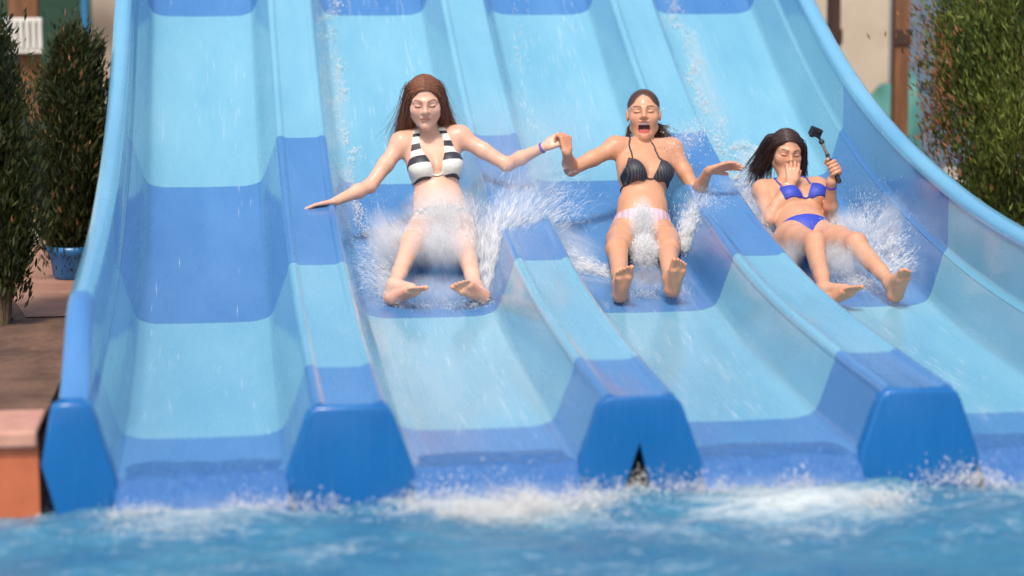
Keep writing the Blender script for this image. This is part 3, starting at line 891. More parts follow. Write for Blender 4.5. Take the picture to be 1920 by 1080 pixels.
def face_colour(V, col, P_inv, mouth, browc, lipc, skin):
    L = P_inv(V); x, y, z = L.T; ax = np.abs(x)
    near = (np.abs(L) < .16).all(1)
    fr_ = near & (y > .045)
    def mixc(mask, c, a=1.0):
        m_ = (np.clip(mask, 0, 1)*a)[:, None]
        col[:] = col*(1-m_)+np.asarray(c)*m_
    blush = np.exp(-(((ax-.038)/.020)**2+((z+.025)/.018)**2))*fr_
    mixc(blush, skin*np.array([1.0, .78, .74]), .30)
    mixc(np.exp(-((x/.012)**2+((z+.025)/.012)**2))*fr_, skin*np.array([1.0, .78, .74]), .30)
    zb = .0235+.007*np.sin(np.clip((ax-.012)/.038, 0, 1)*math.pi*.75)-.004
    mixc(fr_*(ax > .012)*(ax < .051)*np.clip(1.4-np.abs(z-zb)/.0042, 0, 1), browc, .92)
    zl = -.0040-.0035*np.cos(np.clip((ax-.031)/.016, -1, 1)*math.pi*.5)+.002
    mixc(fr_*(ax > .0145)*(ax < .0475)*np.clip(1.6-np.abs(z-zl)/.0028, 0, 1), np.array([.035, .016, .010]), .95)
    lid = np.exp(-(((ax-.031)/.020)**2+((z-.002)/.013)**2))*fr_
    mixc(lid, skin*np.array([.80, .62, .58]), .35)
    if mouth == 'open':
        lip = ((x/.031)**2+((z+.078)/.0365)**2)
        ins = ((x/.0265)**2+((z+.078)/.0300)**2)
        mixc(fr_*np.clip((1.0-lip)*5, 0, 1)*(z < -.042), lipc, .75)
        mixc(near*(y > .02)*(ins < 1.12)*(y < .078), np.array([.055, .008, .008]))
        mixc(near*(y > .030)*(ins < 1.0)*(z < -.084)*(y < .088), np.array([.50, .10, .08]))
        mixc(near*(ax < .0225)*(z > -.0620)*(z < -.0480)*(y > .060)*(y < .0815), np.array([.85, .80, .72]))
    else:
        mixc(fr_*np.clip((1-((x/.0255)**2+((z+.0605)/.0125)**2))*5, 0, 1), lipc, .85)
        mixc(fr_*(ax < .0235)*np.clip(1.4-np.abs(z+.0605)/.0018, 0, 1), lipc*.35, .8)

def poly_sdf(x, y, poly):
    p = np.asarray(poly, float); d = np.full(len(x), 1e9); ins = np.zeros(len(x), bool)
    for (x0, y0), (x1, y1) in zip(p, np.roll(p, -1, 0)):
        ex, ey = x1-x0, y1-y0
        t_ = np.clip(((x-x0)*ex+(y-y0)*ey)/(ex*ex+ey*ey), 0, 1)
        d = np.minimum(d, np.hypot(x-x0-ex*t_, y-y0-ey*t_))
        c = ((y0 > y) != (y1 > y)) & (x < (x1-x0)*(y-y0)/(y1-y0+1e-12)+x0)
        ins ^= c
    return np.where(ins, -d, d)

def on_skin(S, pts, out, tags=None):
    """push points onto the body surface, 'out' metres proud"""
    P = np.asarray(pts, float).copy()
    for _ in range(8):
        d0 = S(P, tags); G = np.stack([S(P+np.eye(3)[i]*.001, tags)-d0 for i in range(3)], 1)/.001
        P = P-((d0-out)*.8/np.maximum((G**2).sum(1), .3))[:, None]*G
    return P

def strands(guides, n, pts, rad, jit, H, c, s, rr_, wave=.004, tipj=.03, root=.3, lay0=.003):
    G = np.array([catmull(g, pts) for g in guides])
    u = rr_.random(n)*(len(G)-1.001); i = u.astype(int); f = (u-i)[:, None, None]
    Cv = G[i]*(1-f)+G[i+1]*f
    t_ = np.linspace(0, 1, pts)[None, :, None]
    Cv = Cv+rr_.normal(0, 1, (n, 1, 3))*(jit*(.35+t_)+tipj*t_**2)
    ph = rr_.random((n, 1, 3))*6.28
    Cv = Cv+wave*t_*np.sin(t_*9+ph)
    # keep the roots on the scalp and every strand out of skull and face
    lay = lay0+lay0*2*rr_.random((n, 1))
    sc_, sr_ = np.array([0, -.014, .032]), np.array([.077, .092, .086])
    q = (Cv-sc_)/sr_; nq = np.linalg.norm(q, axis=2); tt = np.linspace(0, 1, pts)[None]
    tgt = np.where(tt < root, 1+lay/.085, np.maximum(nq, 1+lay/.085))
    Cv = sc_+q/nq[..., None]*tgt[..., None]*sr_
    fc_, fr_ = np.array([0, .026, -.030]), np.array([.066, .062, .078])
    q = (Cv-fc_)/fr_; nq = np.linalg.norm(q, axis=2)
    Cv = fc_+q/nq[..., None]*np.maximum(nq, 1.10)[..., None]*fr_
    lf = np.linspace(0, 1, pts)[None]*(.72+.28*rr_.random((n, 1)))*(pts-1); i_ = np.clip(lf.astype(int), 0, pts-2); f2 = (lf-i_)[..., None]
    ar = np.arange(n)[:, None]; Cv = Cv[ar, i_]*(1-f2)+Cv[ar, i_+1]*f2
    Cv = c+(Cv*s)@H
    r_ = rad*(1-.75*np.linspace(0, 1, pts)[None]**2)*(.7+.6*rr_.random((n, 1)))
    return tubes(Cv, r_, 4)

def merge(parts):
    V, F, n = [], [], 0
    for v, f in parts: V.append(v); F.append(f+n); n += len(v)
    return np.concatenate(V), np.concatenate(F)

VOX = .0034
def rider(J, fwd_t, Hf, Hu, hs, skin, browc, hairc, hair_fn, hands_fn, top, bottom, label, mouth='shut', bust=1.0, hips=1.0, extra=None, sole=None, hair_carve=None):
    S, J, TC, TP, H, mid = build_body(J, fwd_t, Hf, Hu, hs, bust, mouth, hips)
    hands_fn(S, J)
    head_shape(S, J['head'], H, hs, mouth)
    org = np.array([mid[0], mid[1], float(floor_z(mid[1]))])
    root = empty('person', tuple(org), label, 'person', 'riders on the slide')
    lo, hi = S.bounds()
    V, F = surface(S, lo, hi, VOX)
    skin = np.array(skin); col = np.tile(skin, (len(V), 1))
    # natural skin variation: redder soles, palms, knees, elbows
    for k_, r_, a_ in (('knR', .07, .35), ('knL', .07, .35), ('elR', .05, .35), ('elL', .05, .35), ('haR', .08, .45), ('haL', .08, .45), ('shR', .10, .15), ('shL', .10, .15)):
        w_ = np.exp(-(np.linalg.norm(V-J[k_], axis=1)/r_)**2)*a_
        col = col*(1-w_[:, None])+skin*np.array([1.02, .74, .66])*w_[:, None]
    for sd_ in 'RL':
        he, to, an = J['he'+sd_], J['to'+sd_], J['an'+sd_]
        d_ = nrm(to-he); u_ = nrm((an-he)-d_*((an-he)@d_)); rel = V-he
        dist = np.linalg.norm(V-(he*.5+to*.5), axis=1)
        w_ = np.clip((.012-rel@u_)/.014, 0, 1)*(dist < .17)*.75*(.55+.45*np.cos((rel@d_)/.215*2*math.pi)**2)
        col = col*(1-w_[:, None])+np.array([.80, .30, .15])*w_[:, None]
    Pinv = lambda Q: ((Q-J['head'])@H.T)/hs
    face_colour(V, col, Pinv, mouth, np.array(browc), skin*np.array([.92, .56, .54]), skin)
    obj('body', np_mesh('body', V, F, True, col), M_SKIN, root, org=org)
    # hair: scalp cap plus strands
    cap = SDF()
    Pl = lambda p: J['head']+H.T@(np.array(p)*hs)
    cap.ell(Pl((0, -.016, .034)), H, np.array([.0792, .0942, .0882])*hs, .01)
    for p, rd in (hair_carve or [((0, .105, -.035), (.068, .085, .108)), ((0, .0, -.16), (.2, .2, .11))]):
        cap.ell(Pl(p), H, np.array(rd)*hs, .012, 's')
    l2, h2 = cap.bounds()
    hv, hf = surface(cap, l2, h2, .004)
    sv, sf = merge(hair_fn(H, J['head'], hs))
    Va, Fa = merge([(hv, hf), (sv, sf)])
    hc = np.array(hairc); cn = len(Va)
    tone = np.ones(cn); nv = len(hv)
    per = sv.shape[0]
    tone[nv:] = np.repeat(.65+.75*np.random.default_rng(3).random(per//48+1), 48)[:per]
    obj('hair', np_mesh('hair', Va, Fa, True, hc*tone[:, None]), M_HAIR, root, org=org)
    # swimwear
    torso = ('t',)
    for kind, T, o, spec in (('bikini_top', TC, J['chest'], top), ('bikini_bottom', TP, mid, bottom)):
        polys, cfun, strings, ymax = spec
        def fcl(X_):
            q = (X_-o)@T.T
            rg = np.full(len(X_), 1e9)
            for p_, front in polys:
                g_ = poly_sdf(q[:, 0], q[:, 2], p_)
                if front: g_ = np.maximum(g_, .01-q[:, 1])
                rg = np.minimum(rg, g_)
            return np.maximum(S(X_, torso)-.0045, rg)
        lo_ = o-.24; hi_ = o+.24
        Vc, Fc = surface(fcl, lo_, hi_, .003, False)
        keep = S(Vc, torso) > -.006
        Fc = Fc[keep[Fc].all(1)]; us = np.unique(Fc); mp_ = np.zeros(len(Vc), int); mp_[us] = np.arange(len(us)); Vc = Vc[us]; Fc = mp_[Fc]
        parts = [(Vc, Fc)]
        for pts, rad in strings:
            Q = np.array([o+T.T@np.array(p) for p in catmull(pts, 24)])
            Q = on_skin(S, Q, rad*.4, ('t', 'n'))
            parts.append(tubes(Q[None], np.full((1, 24), rad), 6))
        Vc, Fc = merge(parts)
        q = (Vc-o)@T.T
        obj(kind, np_mesh(kind, Vc, Fc, True, cfun(q)), M_CLOTH, root, org=org)
    if extra: extra(root, org, S, J, TC, TP, H)
    return S, J, root

def ring_band(name, root, org, S, a, b, t_, width, col, out=.0035):
    """a band round a limb at fraction t_ from a to b"""
    c = a+(b-a)*t_; d = nrm(b-a)
    u_ = nrm(np.cross(d, (0.3, 0.2, 1))); w_ = np.cross(d, u_)
    rows = []
    ang = np.linspace(0, 2*math.pi, 29)[:-1]
    for k_ in (-1, -.6, .6, 1):
        ring = c+d*k_*width/2+(u_*np.cos(ang)[:, None]+w_*np.sin(ang)[:, None])*.03
        for _ in range(10):
            d0 = S(ring, ('a',)); rad = ring-(c+d*k_*width/2)
            rad /= np.linalg.norm(rad, axis=1, keepdims=True)
            ring = ring-rad*((d0-(out if abs(k_) < .9 else -.002))*.8)[:, None]
        rows.append(ring)
    V = np.array(rows).reshape(-1, 3); I = np.arange(4*28).reshape(4, 28)
    F = np.stack([I[:-1], np.roll(I[:-1], -1, 1), np.roll(I[1:], -1, 1), I[1:]], -1).reshape(-1, 4)
    obj(name, np_mesh(name, V, F, True, np.tile(col, (len(V), 1))), M_CLOTH, root, org=org)
# ------------------------------------------------------------------ the three riders
J1 = {'head':(-0.445,3.342,1.290),'neck':(-0.412,3.414,1.107),'shR':(-0.565,3.405,1.076),'elR':(-0.734,3.310,0.868),'wrR':(-0.920,3.173,0.803),'haR':(-1.0,3.16,0.79),
 'shL':(-0.255,3.418,1.106),'elL':(-0.028,3.323,0.965),'wrL':(0.161,3.214,1.065),'haL':(0.248,3.203,1.104),'chest':(-0.401,3.347,0.955),'waist':(-0.388,3.275,0.806),
 'hipR':(-0.476,3.200,0.658),'hipL':(-0.283,3.212,0.661),'knR':(-0.568,2.811,0.625),'knL':(-0.305,2.818,0.594),'anR':(-0.683,2.490,0.456),'anL':(-0.296,2.470,0.442),
 'heR':(-0.701,2.487,0.391),'toR':(-0.562,2.343,0.466),'heL':(-0.256,2.444,0.392),'toL':(-0.405,2.320,0.486)}
J2 = {'head':(0.724,3.501,1.210),'neck':(0.716,3.433,1.022),'shR':(0.557,3.427,1.040),'elR':(0.309,3.335,0.936),'wrR':(0.255,3.150,1.035),'haR':(0.249,3.175,1.105),
 'shL':(0.872,3.474,1.024),'elL':(0.977,3.350,0.797),'wrL':(0.994,3.153,0.932),'haL':(1.080,3.135,0.955),'chest':(0.690,3.332,0.894),'waist':(0.666,3.242,0.756),
 'hipR':(0.555,3.164,0.622),'hipL':(0.749,3.152,0.614),'knR':(0.446,2.783,0.575),'knL':(0.703,2.760,0.573),'anR':(0.395,2.429,0.447),'anL':(0.633,2.402,0.474),
 'heR':(0.390,2.404,0.384),'toR':(0.390,2.270,0.551),'heL':(0.639,2.379,0.410),'toL':(0.650,2.251,0.585)}
J3 = {'head':(1.517,3.577,0.990),'neck':(1.513,3.463,0.827),'shR':(1.356,3.454,0.797),'elR':(1.329,3.203,0.672),'wrR':(1.468,3.290,0.853),'haR':(1.498,3.320,0.930),
 'shL':(1.670,3.483,0.805),'elL':(1.668,3.243,0.663),'wrL':(1.634,3.121,0.867),'haL':(1.638,3.127,0.956),'chest':(1.522,3.329,0.728),'waist':(1.487,3.182,0.658),
 'hipR':(1.389,3.035,0.591),'hipL':(1.580,3.034,0.590),'knR':(1.409,2.636,0.606),'knL':(1.624,2.639,0.595),'anR':(1.366,2.311,0.414),'anL':(1.694,2.303,0.438),
 'heR':(1.368,2.277,0.354),'toR':(1.484,2.165,0.445),'heL':(1.714,2.287,0.371),'toL':(1.717,2.140,0.529)}
A3 = np.array

def mirror(g): return [(-x, y, z) for x, y, z in g]

# --- rider in the striped bikini
def hair1(H, c, s):
    rr_ = np.random.default_rng(21); out = []
    base = [[(.002,.088,.082),(.040,.078,.076),(.070,.045,.040),(.079,.015,-.03),(.085,-.03,-.11),(.098,-.055,-.20)],
            [(.002,.066,.106),(.048,.056,.095),(.082,.018,.048),(.090,-.005,-.03),(.108,-.05,-.13),(.135,-.08,-.24)],
            [(0,.02,.126),(.056,.008,.108),(.088,-.02,.055),(.096,-.04,-.03),(.128,-.08,-.14),(.170,-.11,-.26)],
            [(0,-.04,.124),(.056,-.05,.105),(.085,-.07,.05),(.095,-.09,-.03),(.132,-.12,-.15),(.185,-.14,-.28)],
            [(0,-.09,.095),(.04,-.105,.07),(.06,-.11,.01),(.065,-.11,-.06),(.075,-.115,-.15),(.09,-.12,-.25)]]
    base = [[(x*(1 if i < 2 else .90-.02*i), y-.012*max(i-2, 0), z) for i, (x, y, z) in enumerate(g)] for g in base]
    out.append(strands(base, 650, 12, .0024, .006, H, c, s, rr_, .010, .016))
    out.append(strands([mirror(g) for g in base], 750, 12, .0024, .006, H, c, s, rr_, .010, .018))
    fly = [[(x*1.05, y, z) for x, y, z in g[:4]]+[(g[4][0]*1.15, g[4][1], g[4][2]+.005), (g[5][0]*1.3, g[5][1], g[5][2]+.02)] for g in base[1:4]]
    out.append(strands(fly, 110, 12, .0011, .008, H, c, s, rr_, .012, .025))
    out.append(strands([mirror(g) for g in fly], 160, 12, .0011, .008, H, c, s, rr_, .012, .03))
    return out
def hands1(S, J):
    hand(S, J['wrR'], J['haR']-J['wrR'], (-.1, -.25, -1), 1, (.05, .12, .10), .14, 1.0, (.55, .1))
    hand(S, J['wrL'], (.85, -.08, .42), (.25, .75, -.45), -1, (1.0, 1.2, .7), .02, 1.0, (.5, .6))
SKIN1 = (.71, .41, .29)
white, blk = A3([.74, .72, .64]), A3([.030, .030, .042])
def col1(q):
    z = q[:, 2]; b_ = ((z > -.015) & (z < .030)) | ((z > .082) & (z < .116)) | (z < -.080) | ((z > .155) & (z < .175))
    return np.where(b_[:, None], blk, white)
cup1 = [(.018,-.070),(.045,-.090),(.115,-.088),(.150,-.060),(.152,-.005),(.122,.045),(.104,.11),(.080,.20),(.046,.20),(.062,.11),(.052,.04),(.030,-.02)]
top1 = ([(cup1, True), (mirror2 := [(-x, z) for x, z in cup1], True)], col1,
        [([(-.03,.11,-.078),(0,.10,-.08),(.03,.11,-.078)], .005), ([(.14,.02,-.075),(.15,-.05,-.075),(.08,-.11,-.075),(0,-.12,-.075),(-.08,-.11,-.075),(-.15,-.05,-.075),(-.14,.02,-.075)], .006)], .3)
brief = [(-.2,.082),(.2,.082),(.2,.062),(.08,-.01),(.035,-.12),(-.035,-.12),(-.08,-.01),(-.2,.062)]
def colp(q):
    n_ = np.sin(q[:, 0]*160)*np.sin(q[:, 2]*190+q[:, 0]*60)
    return np.where(((n_ > .1) & (np.abs(q[:, 0]) < .142))[:, None], A3([.62, .58, .52]), A3([.05, .055, .065]))
def tie(side, z=.06, l=.07):
    return [([(side*.145,.03,z),(side*.165,.05,z-.02),(side*.175,.07,z-l)], .004), ([(side*.145,.03,z),(side*.172,.03,z+.015),(side*.160,.06,z-.01)], .004)]
bot1 = ([(brief, False)], colp, [(p_, .0065) for p_, _ in tie(1, .080)]+tie(-1, .080), .3)
def extra1(root, org, S, J, TC, TP, H):
    ring_band('wristband', root, org, S, J['elL'], J['wrL'], .90, .017, A3([.10, .11, .42]))
    o = J['neck']
    Q = on_skin(S, [o+TC.T@A3(p) for p in catmull([(-.06,-.01,.035),(-.045,.05,-.005),(0,.07,-.035),(.045,.05,-.005),(.06,-.01,.035)], 26)], .001, ('t', 'n'))
    V, F = tubes(Q[None], np.full((1, 26), .0013), 5)
    obj('necklace', np_mesh('necklace', V, F, True, np.tile([.55, .5, .42], (len(V), 1))), M_CLOTH, root, org=org)
S1, J1a, P1 = rider(J1, (-.1, -1, 0), (-.085, -1, -.20), (-.03, 0, 1), 1.10, SKIN1, (.22, .11, .06), (.19, .068, .030), hair1, hands1, top1, bot1,
    'person with loose reddish hair in a black and cream striped bikini, arms spread', bust=1.08, extra=extra1,
    hair_carve=[((0, .115, -.040), (.068, .098, .124)), ((0, .03, -.16), (.2, .2, .10))])

# --- rider in the black bikini top, shouting
def hair2(H, c, s):
    rr_ = np.random.default_rng(22); out = []
    knot = (.01, -.108, .0)
    gs = []
    for a in np.linspace(-1, 1, 13):
        hq = np.array([.95*math.sin(a*math.pi/2), .66-.30*a*a, .75*math.cos(a*math.pi/2)+.06*a*a])
        hq /= np.linalg.norm(hq)
        pts_ = []
        for f_ in (0, .25, .5, .75):
            bq = hq*(1-f_)+np.array([hq[0]*.55, -1.0, .25+.3*hq[2]])*f_+np.array([0, 0, .9*max(hq[2], .15)])*f_*(1-f_)
            bq /= np.linalg.norm(bq); pts_.append(tuple(np.array([0, -.014, .032])+bq*np.array([.077, .092, .086])*1.03))
        gs.append(pts_+[knot])
    out.append(strands(gs, 900, 12, .0022, .0025, H, c, s, rr_, .001, .003, .8, .0005))
    pony = [[knot, (.04, -.115, -.03), (.075, -.10, -.06), (.105, -.09, -.085), (.13, -.08, -.115)],
            [knot, (.045, -.11, -.045), (.08, -.10, -.085), (.10, -.09, -.12), (.115, -.08, -.15)],
            [knot, (.02, -.12, -.05), (.04, -.12, -.10), (.06, -.11, -.14), (.08, -.10, -.17)]]
    out.append(strands(pony, 260, 12, .0024, .007, H, c, s, rr_, .008, .018))
    lo_ = [[(-.06, -.05, -.02), (-.075, -.05, -.06), (-.08, -.05, -.10), (-.078, -.05, -.13)], [(-.05, -.06, -.03), (-.065, -.06, -.07), (-.07, -.06, -.11), (-.065, -.06, -.14)]]
    out.append(strands(lo_, 60, 12, .002, .005, H, c, s, rr_, .006, .012))
    return out
def hands2(S, J):
    hand(S, J['wrR'], (-.02, .30, .95), (-.35, .55, -.1), 1, (.95, 1.2, .7), .02, 1.0, (.5, .6))
    hand(S, J['wrL'], J['haL']-J['wrL'], (.1, -.55, -.8), -1, (.12, .2, .15), .16, 1.02, (.6, .15))
SKIN2 = (.61, .30, .175)
def col2(q):
    return np.where((np.sin(q[:, 0]*420+q[:, 2]*60) > .75)[:, None], A3([.075, .072, .085]), A3([.020, .019, .025]))
cup2 = [(.088,.080),(.014,-.060),(.040,-.078),(.120,-.078),(.147,-.058),(.135,-.01)]
top2 = ([(cup2, True), ([(-x, z) for x, z in cup2], True)], col2,
        [([(.088,.10,.075),(.080,.09,.12),(.068,.06,.17),(.052,.02,.205),(.045,-.03,.22)], .0042), ([(-.088,.10,.075),(-.080,.09,.12),(-.068,.06,.17),(-.052,.02,.205),(-.045,-.03,.22)], .0042),
         ([(-.03,.11,-.068),(0,.10,-.070),(.03,.11,-.068)], .0045),
         ([(.13,.04,-.07),(.15,-.05,-.07),(.08,-.11,-.07),(0,-.12,-.07),(-.08,-.11,-.07),(-.15,-.05,-.07),(-.13,.04,-.07)], .0045)], .3)
def col2b(q): return np.tile(A3([.74, .50, .56]), (len(q), 1))*(.92+.12*np.sin(q[:, 0]*240)[:, None])
brief2 = [(-.2,.092),(.2,.092),(.2,.060),(.09,-.01),(.035,-.12),(-.035,-.12),(-.09,-.01),(-.2,.060)]
bot2 = ([(brief2, False)], col2b, tie(1, .078, .10)+tie(-1, .078, .10), .3)
S2, J2a, P2 = rider(J2, (-.1, -1, 0), (-.19, -1, .18), (.0, .10, 1), 1.09, SKIN2, (.09, .045, .028), (.085, .037, .020), hair2, hands2, top2, bot2,
    'person shouting in a black triangle bikini top and pink bottoms, hair tied back', mouth='open', bust=1.0,
    hair_carve=[((0, .120, -.030), (.080, .084, .142)), ((0, .02, -.16), (.2, .2, .12)), ((.075, .0, -.01), (.03, .03, .04)), ((-.075, .0, -.01), (.03, .03, .04))])

# --- rider in the blue bikini holding a stick camera and her nose
STK0, STK1 = A3([1.668, 3.085, .862]), A3([1.592, 3.150, 1.062])
def hair3(H, c, s):
    rr_ = np.random.default_rng(23); out = []
    L = [[(.012,.086,.080),(-.035,.080,.078),(-.072,.045,.045),(-.082,.0,-.01),(-.10,-.03,-.06),(-.13,-.05,-.10)],
         [(.012,.060,.108),(-.045,.050,.098),(-.085,.015,.05),(-.100,-.02,-.01),(-.13,-.05,-.07),(-.17,-.07,-.12)],
         [(.010,.015,.126),(-.055,.005,.112),(-.095,-.025,.06),(-.115,-.05,-.01),(-.15,-.08,-.08),(-.195,-.10,-.135)],
         [(0,-.05,.120),(-.055,-.06,.10),(-.09,-.08,.05),(-.11,-.10,-.02),(-.14,-.12,-.10),(-.17,-.13,-.17)],
         [(0,-.09,.09),(-.03,-.11,.06),(-.05,-.115,.0),(-.06,-.12,-.07),(-.07,-.12,-.14),(-.08,-.12,-.21)]]
    Rr = [[(.012,.086,.080),(.045,.074,.070),(.072,.040,.040),(.080,.005,-.02),(.082,-.02,-.08),(.085,-.03,-.14)],
          [(.012,.060,.108),(.055,.045,.092),(.086,.010,.045),(.094,-.02,-.02),(.10,-.04,-.09),(.11,-.05,-.16)],
          [(.010,.015,.126),(.058,.0,.108),(.090,-.03,.05),(.100,-.05,-.02),(.11,-.07,-.10),(.135,-.07,-.18)],
          [(0,-.05,.120),(.055,-.06,.10),(.085,-.08,.05),(.095,-.10,-.02),(.11,-.11,-.10),(.14,-.10,-.19)],
          [(0,-.09,.09),(.03,-.11,.06),(.05,-.115,.0),(.055,-.12,-.07),(.06,-.12,-.14),(.07,-.12,-.21)]]
    L = [[(x*(1 if i < 3 else .97-.06*(i-2)), y, z-.008*max(i-3, 0)) for i, (x, y, z) in enumerate(g)] for g in L]
    out.append(strands(L, 800, 12, .0026, .007, H, c, s, rr_, .005, .018))
    out.append(strands(Rr, 560, 12, .0026, .006, H, c, s, rr_, .005, .016))
    return out
def hands3(S, J):
    # right hand pinching the nose
    hand(S, J['wrR'], (.20, .42, .88), (.15, .88, -.35), 1, (.40, .60, .40), .02, .98, (.35, .5))
    # left fist round the handle
    ax = nrm(STK1-STK0); c0 = STK0+ax*.085
    ri = nrm(np.cross((0, -1, 0), ax)); ri = ri if ri[0] > 0 else -ri
    fr_ = np.cross(ax, ri); fr_ = fr_ if fr_[1] < 0 else -fr_
    for i in range(4):
        c = c0+ax*(.030-.0195*i); pr = None
        for a in np.linspace(-25, 165, 7):
            r_ = .0225
            p = c+ri*math.cos(math.radians(a))*r_+fr_*math.sin(math.radians(a))*r_-ax*.004*(a/165)
            if pr is not None: S.cone(pr, p, .0092, .0088, .003)
            pr = p
    S.ell(c0+ri*.020-fr_*.016, np.stack([ri, fr_, ax]), (.020, .018, .042), .012)
    S.cone(J['wrL'], c0+ri*.012-fr_*.014-ax*.02, .023, .024, .02)
    S.cone(c0+ri*.008-fr_*.026+ax*.01, c0-ri*.020-fr_*.012+ax*.042, .0125, .0105, .010); S.cone(c0-ri*.020-fr_*.012+ax*.042, c0-ri*.012+fr_*.016+ax*.050, .0102, .0088, .004)
SKIN3 = (.60, .305, .185)
def col3(q): return np.tile(A3([.030, .055, .42]), (len(q), 1))
cup3 = [(.090,.085),(.012,-.055),(.035,-.070),(.110,-.070),(.140,-.050),(.128,.0)]
top3 = ([(cup3, True), ([(-x, z) for x, z in cup3], True)], col3,
        [([(.090,.10,.080),(.088,.08,.12),(.085,.04,.17),(.082,-.02,.19)], .0045), ([(-.090,.10,.080),(-.088,.08,.12),(-.085,.04,.17),(-.082,-.02,.19)], .0045),
         ([(-.03,.11,-.060),(0,.10,-.062),(.03,.11,-.060)], .005),
         ([(.13,.04,-.06),(.15,-.05,-.06),(.08,-.11,-.06),(0,-.12,-.06),(-.08,-.11,-.06),(-.15,-.05,-.06),(-.13,.04,-.06)], .005)], .3)
bot3 = ([([(-.2,.066),(-.07,.060),(.07,.060),(.2,.066),(.2,.054),(.085,.02),(.035,-.12),(-.035,-.12),(-.085,.02),(-.2,.054)], False)], col3, [], .3)
def extra3(root, org, S, J, TC, TP, H):
    ring_band('wristband', root, org, S, J['elL'], J['wrL'], .88, .018, A3([.12, .06, .40]))
    ring_band('bracelet', root, org, S, J['elR'], J['wrR'], .88, .011, A3([.78, .70, .45]), .004)
S3, J3a, P3 = rider(J3, (-.05, -.6, .8), (.02, -1, -.10), (.07, .30, 1), 1.02, SKIN3, (.075, .038, .022), (.040, .017, .012), hair3, hands3, top3, bot3,
    'person in a royal blue bikini pinching the nose and holding a stick camera', bust=1.08, hips=1.05, extra=extra3,
    hair_carve=[((.004, .115, -.040), (.068, .098, .122)), ((0, .03, -.16), (.2, .2, .10))])

# --- the stick camera
m_rub, t, b = new_mat('black_rubber'); v = mapping(t, (1,1,1)); n = noise_node(t, 90, 3, .5, v)
rr0 = ramp(t, n.outputs['Fac'], [(.3, (.008,.008,.010)), (.7, (.020,.020,.024))]); t.links.new(rr0.outputs[0], b.inputs['Base Color']); b.inputs['Roughness'].default_value = .45
m_pole = noisy_mat('brushed_pole', (.11, .095, .085), (.20, .175, .16), 40, .35)
m_lens, t, b = new_mat('lens_glass'); b.inputs['Base Color'].default_value = (.004,.004,.008,1); b.inputs['Roughness'].default_value = .05
r = empty('stick_camera', tuple(STK0), 'small black action camera on a telescopic stick held in a raised hand', 'camera')
ax = nrm(STK1-STK0)
def tube_part(name, p, q, rads, mat, K=14, root=r, org=STK0):
    n_ = len(rads); t_ = np.linspace(0, 1, n_)
    V, F = tubes((np.asarray(p)+(np.asarray(q)-np.asarray(p))*t_[:, None])[None], np.array(rads)[None], K)
    n0 = len(V); V = np.concatenate([V, [p], [q]])
    me = bpy.data.meshes.new(name)
    fs = [tuple(map(int, f)) for f in F]+[(n0, (i+1) % K, i) for i in range(K)]+[(n0+1, n0-K+i, n0-K+(i+1) % K) for i in range(K)]
    me.from_pydata([tuple(map(float, v)) for v in V], [], fs); me.update()
    for pp in me.polygons: pp.use_smooth = True
    me.set_sharp_from_angle(angle=math.radians(50))
    return obj(name, me, mat, root, org=org)
tube_part('grip', STK0, STK0+ax*.135, [.011, .0135, .0125, .0135, .0125, .0135, .0125, .0135, .011], m_rub)
tube_part('pole', STK0+ax*.135, STK1, [.0085, .0085, .0085], m_pole)
tube_part('collar', STK0+ax*.150, STK0+ax*.163, [.011, .011], m_rub)
tube_part('mount', STK1, STK1+ax*.020, [.013, .015, .012], m_rub)
tube_part('mount_arm', STK1+ax*.018, STK1+ax*.035+A3([-.016, -.004, .014]), [.007, .007, .007], m_rub)
cc_ = STK1+A3([-.036, .004, .060])
me = bevelled_box('camera_body', -.032, .032, -.017, .017, -.024, .024, .006)
o = obj('camera_body', me, m_rub, r); o.location = cc_-STK0; o.rotation_euler = (.25, .35, .3)
l_ = tube_part('lens', (.012, -.0175, .006), (.012, -.026, .006), [.012, .012, .011], m_rub, 14, o, (0, 0, 0))
tube_part('lens_glass', (.012, -.0262, .006), (.012, -.0272, .006), [.0095, .0085], m_lens, 14, o, (0, 0, 0))
tube_part('thumb_screw', A3([.01, .018, -.028]), A3([-.012, .018, -.028]), [.006, .007, .006], m_rub, 10, o, (0, 0, 0))

# ------------------------------------------------------------------ splashes
def drops(P, D, ln, wd):
    """P (n,3) centres, D unit axes: elongated three-sided bipyramids"""
    n_ = len(P); D = D/(np.linalg.norm(D, axis=1, keepdims=True)+1e-9)
    S_ = np.cross(D, rng.normal(0, 1, (n_, 3))); S_ /= np.linalg.norm(S_, axis=1, keepdims=True)+1e-9
    T_ = np.cross(D, S_); V = np.empty((n_, 5, 3))
    V[:, 0] = P+D*ln[:, None]*.5; V[:, 1] = P-D*ln[:, None]*.5
    for k_ in range(3):
        a = k_*2*math.pi/3
        V[:, 2+k_] = P+(S_*math.cos(a)+T_*math.sin(a))*wd[:, None]
    base = np.array([[0,2,3],[0,3,4],[0,4,2],[1,3,2],[1,4,3],[1,2,4]])
    F = (np.arange(n_)*5)[:, None, None]+base[None]
    return V.reshape(-1, 3), F.reshape(-1, 3)

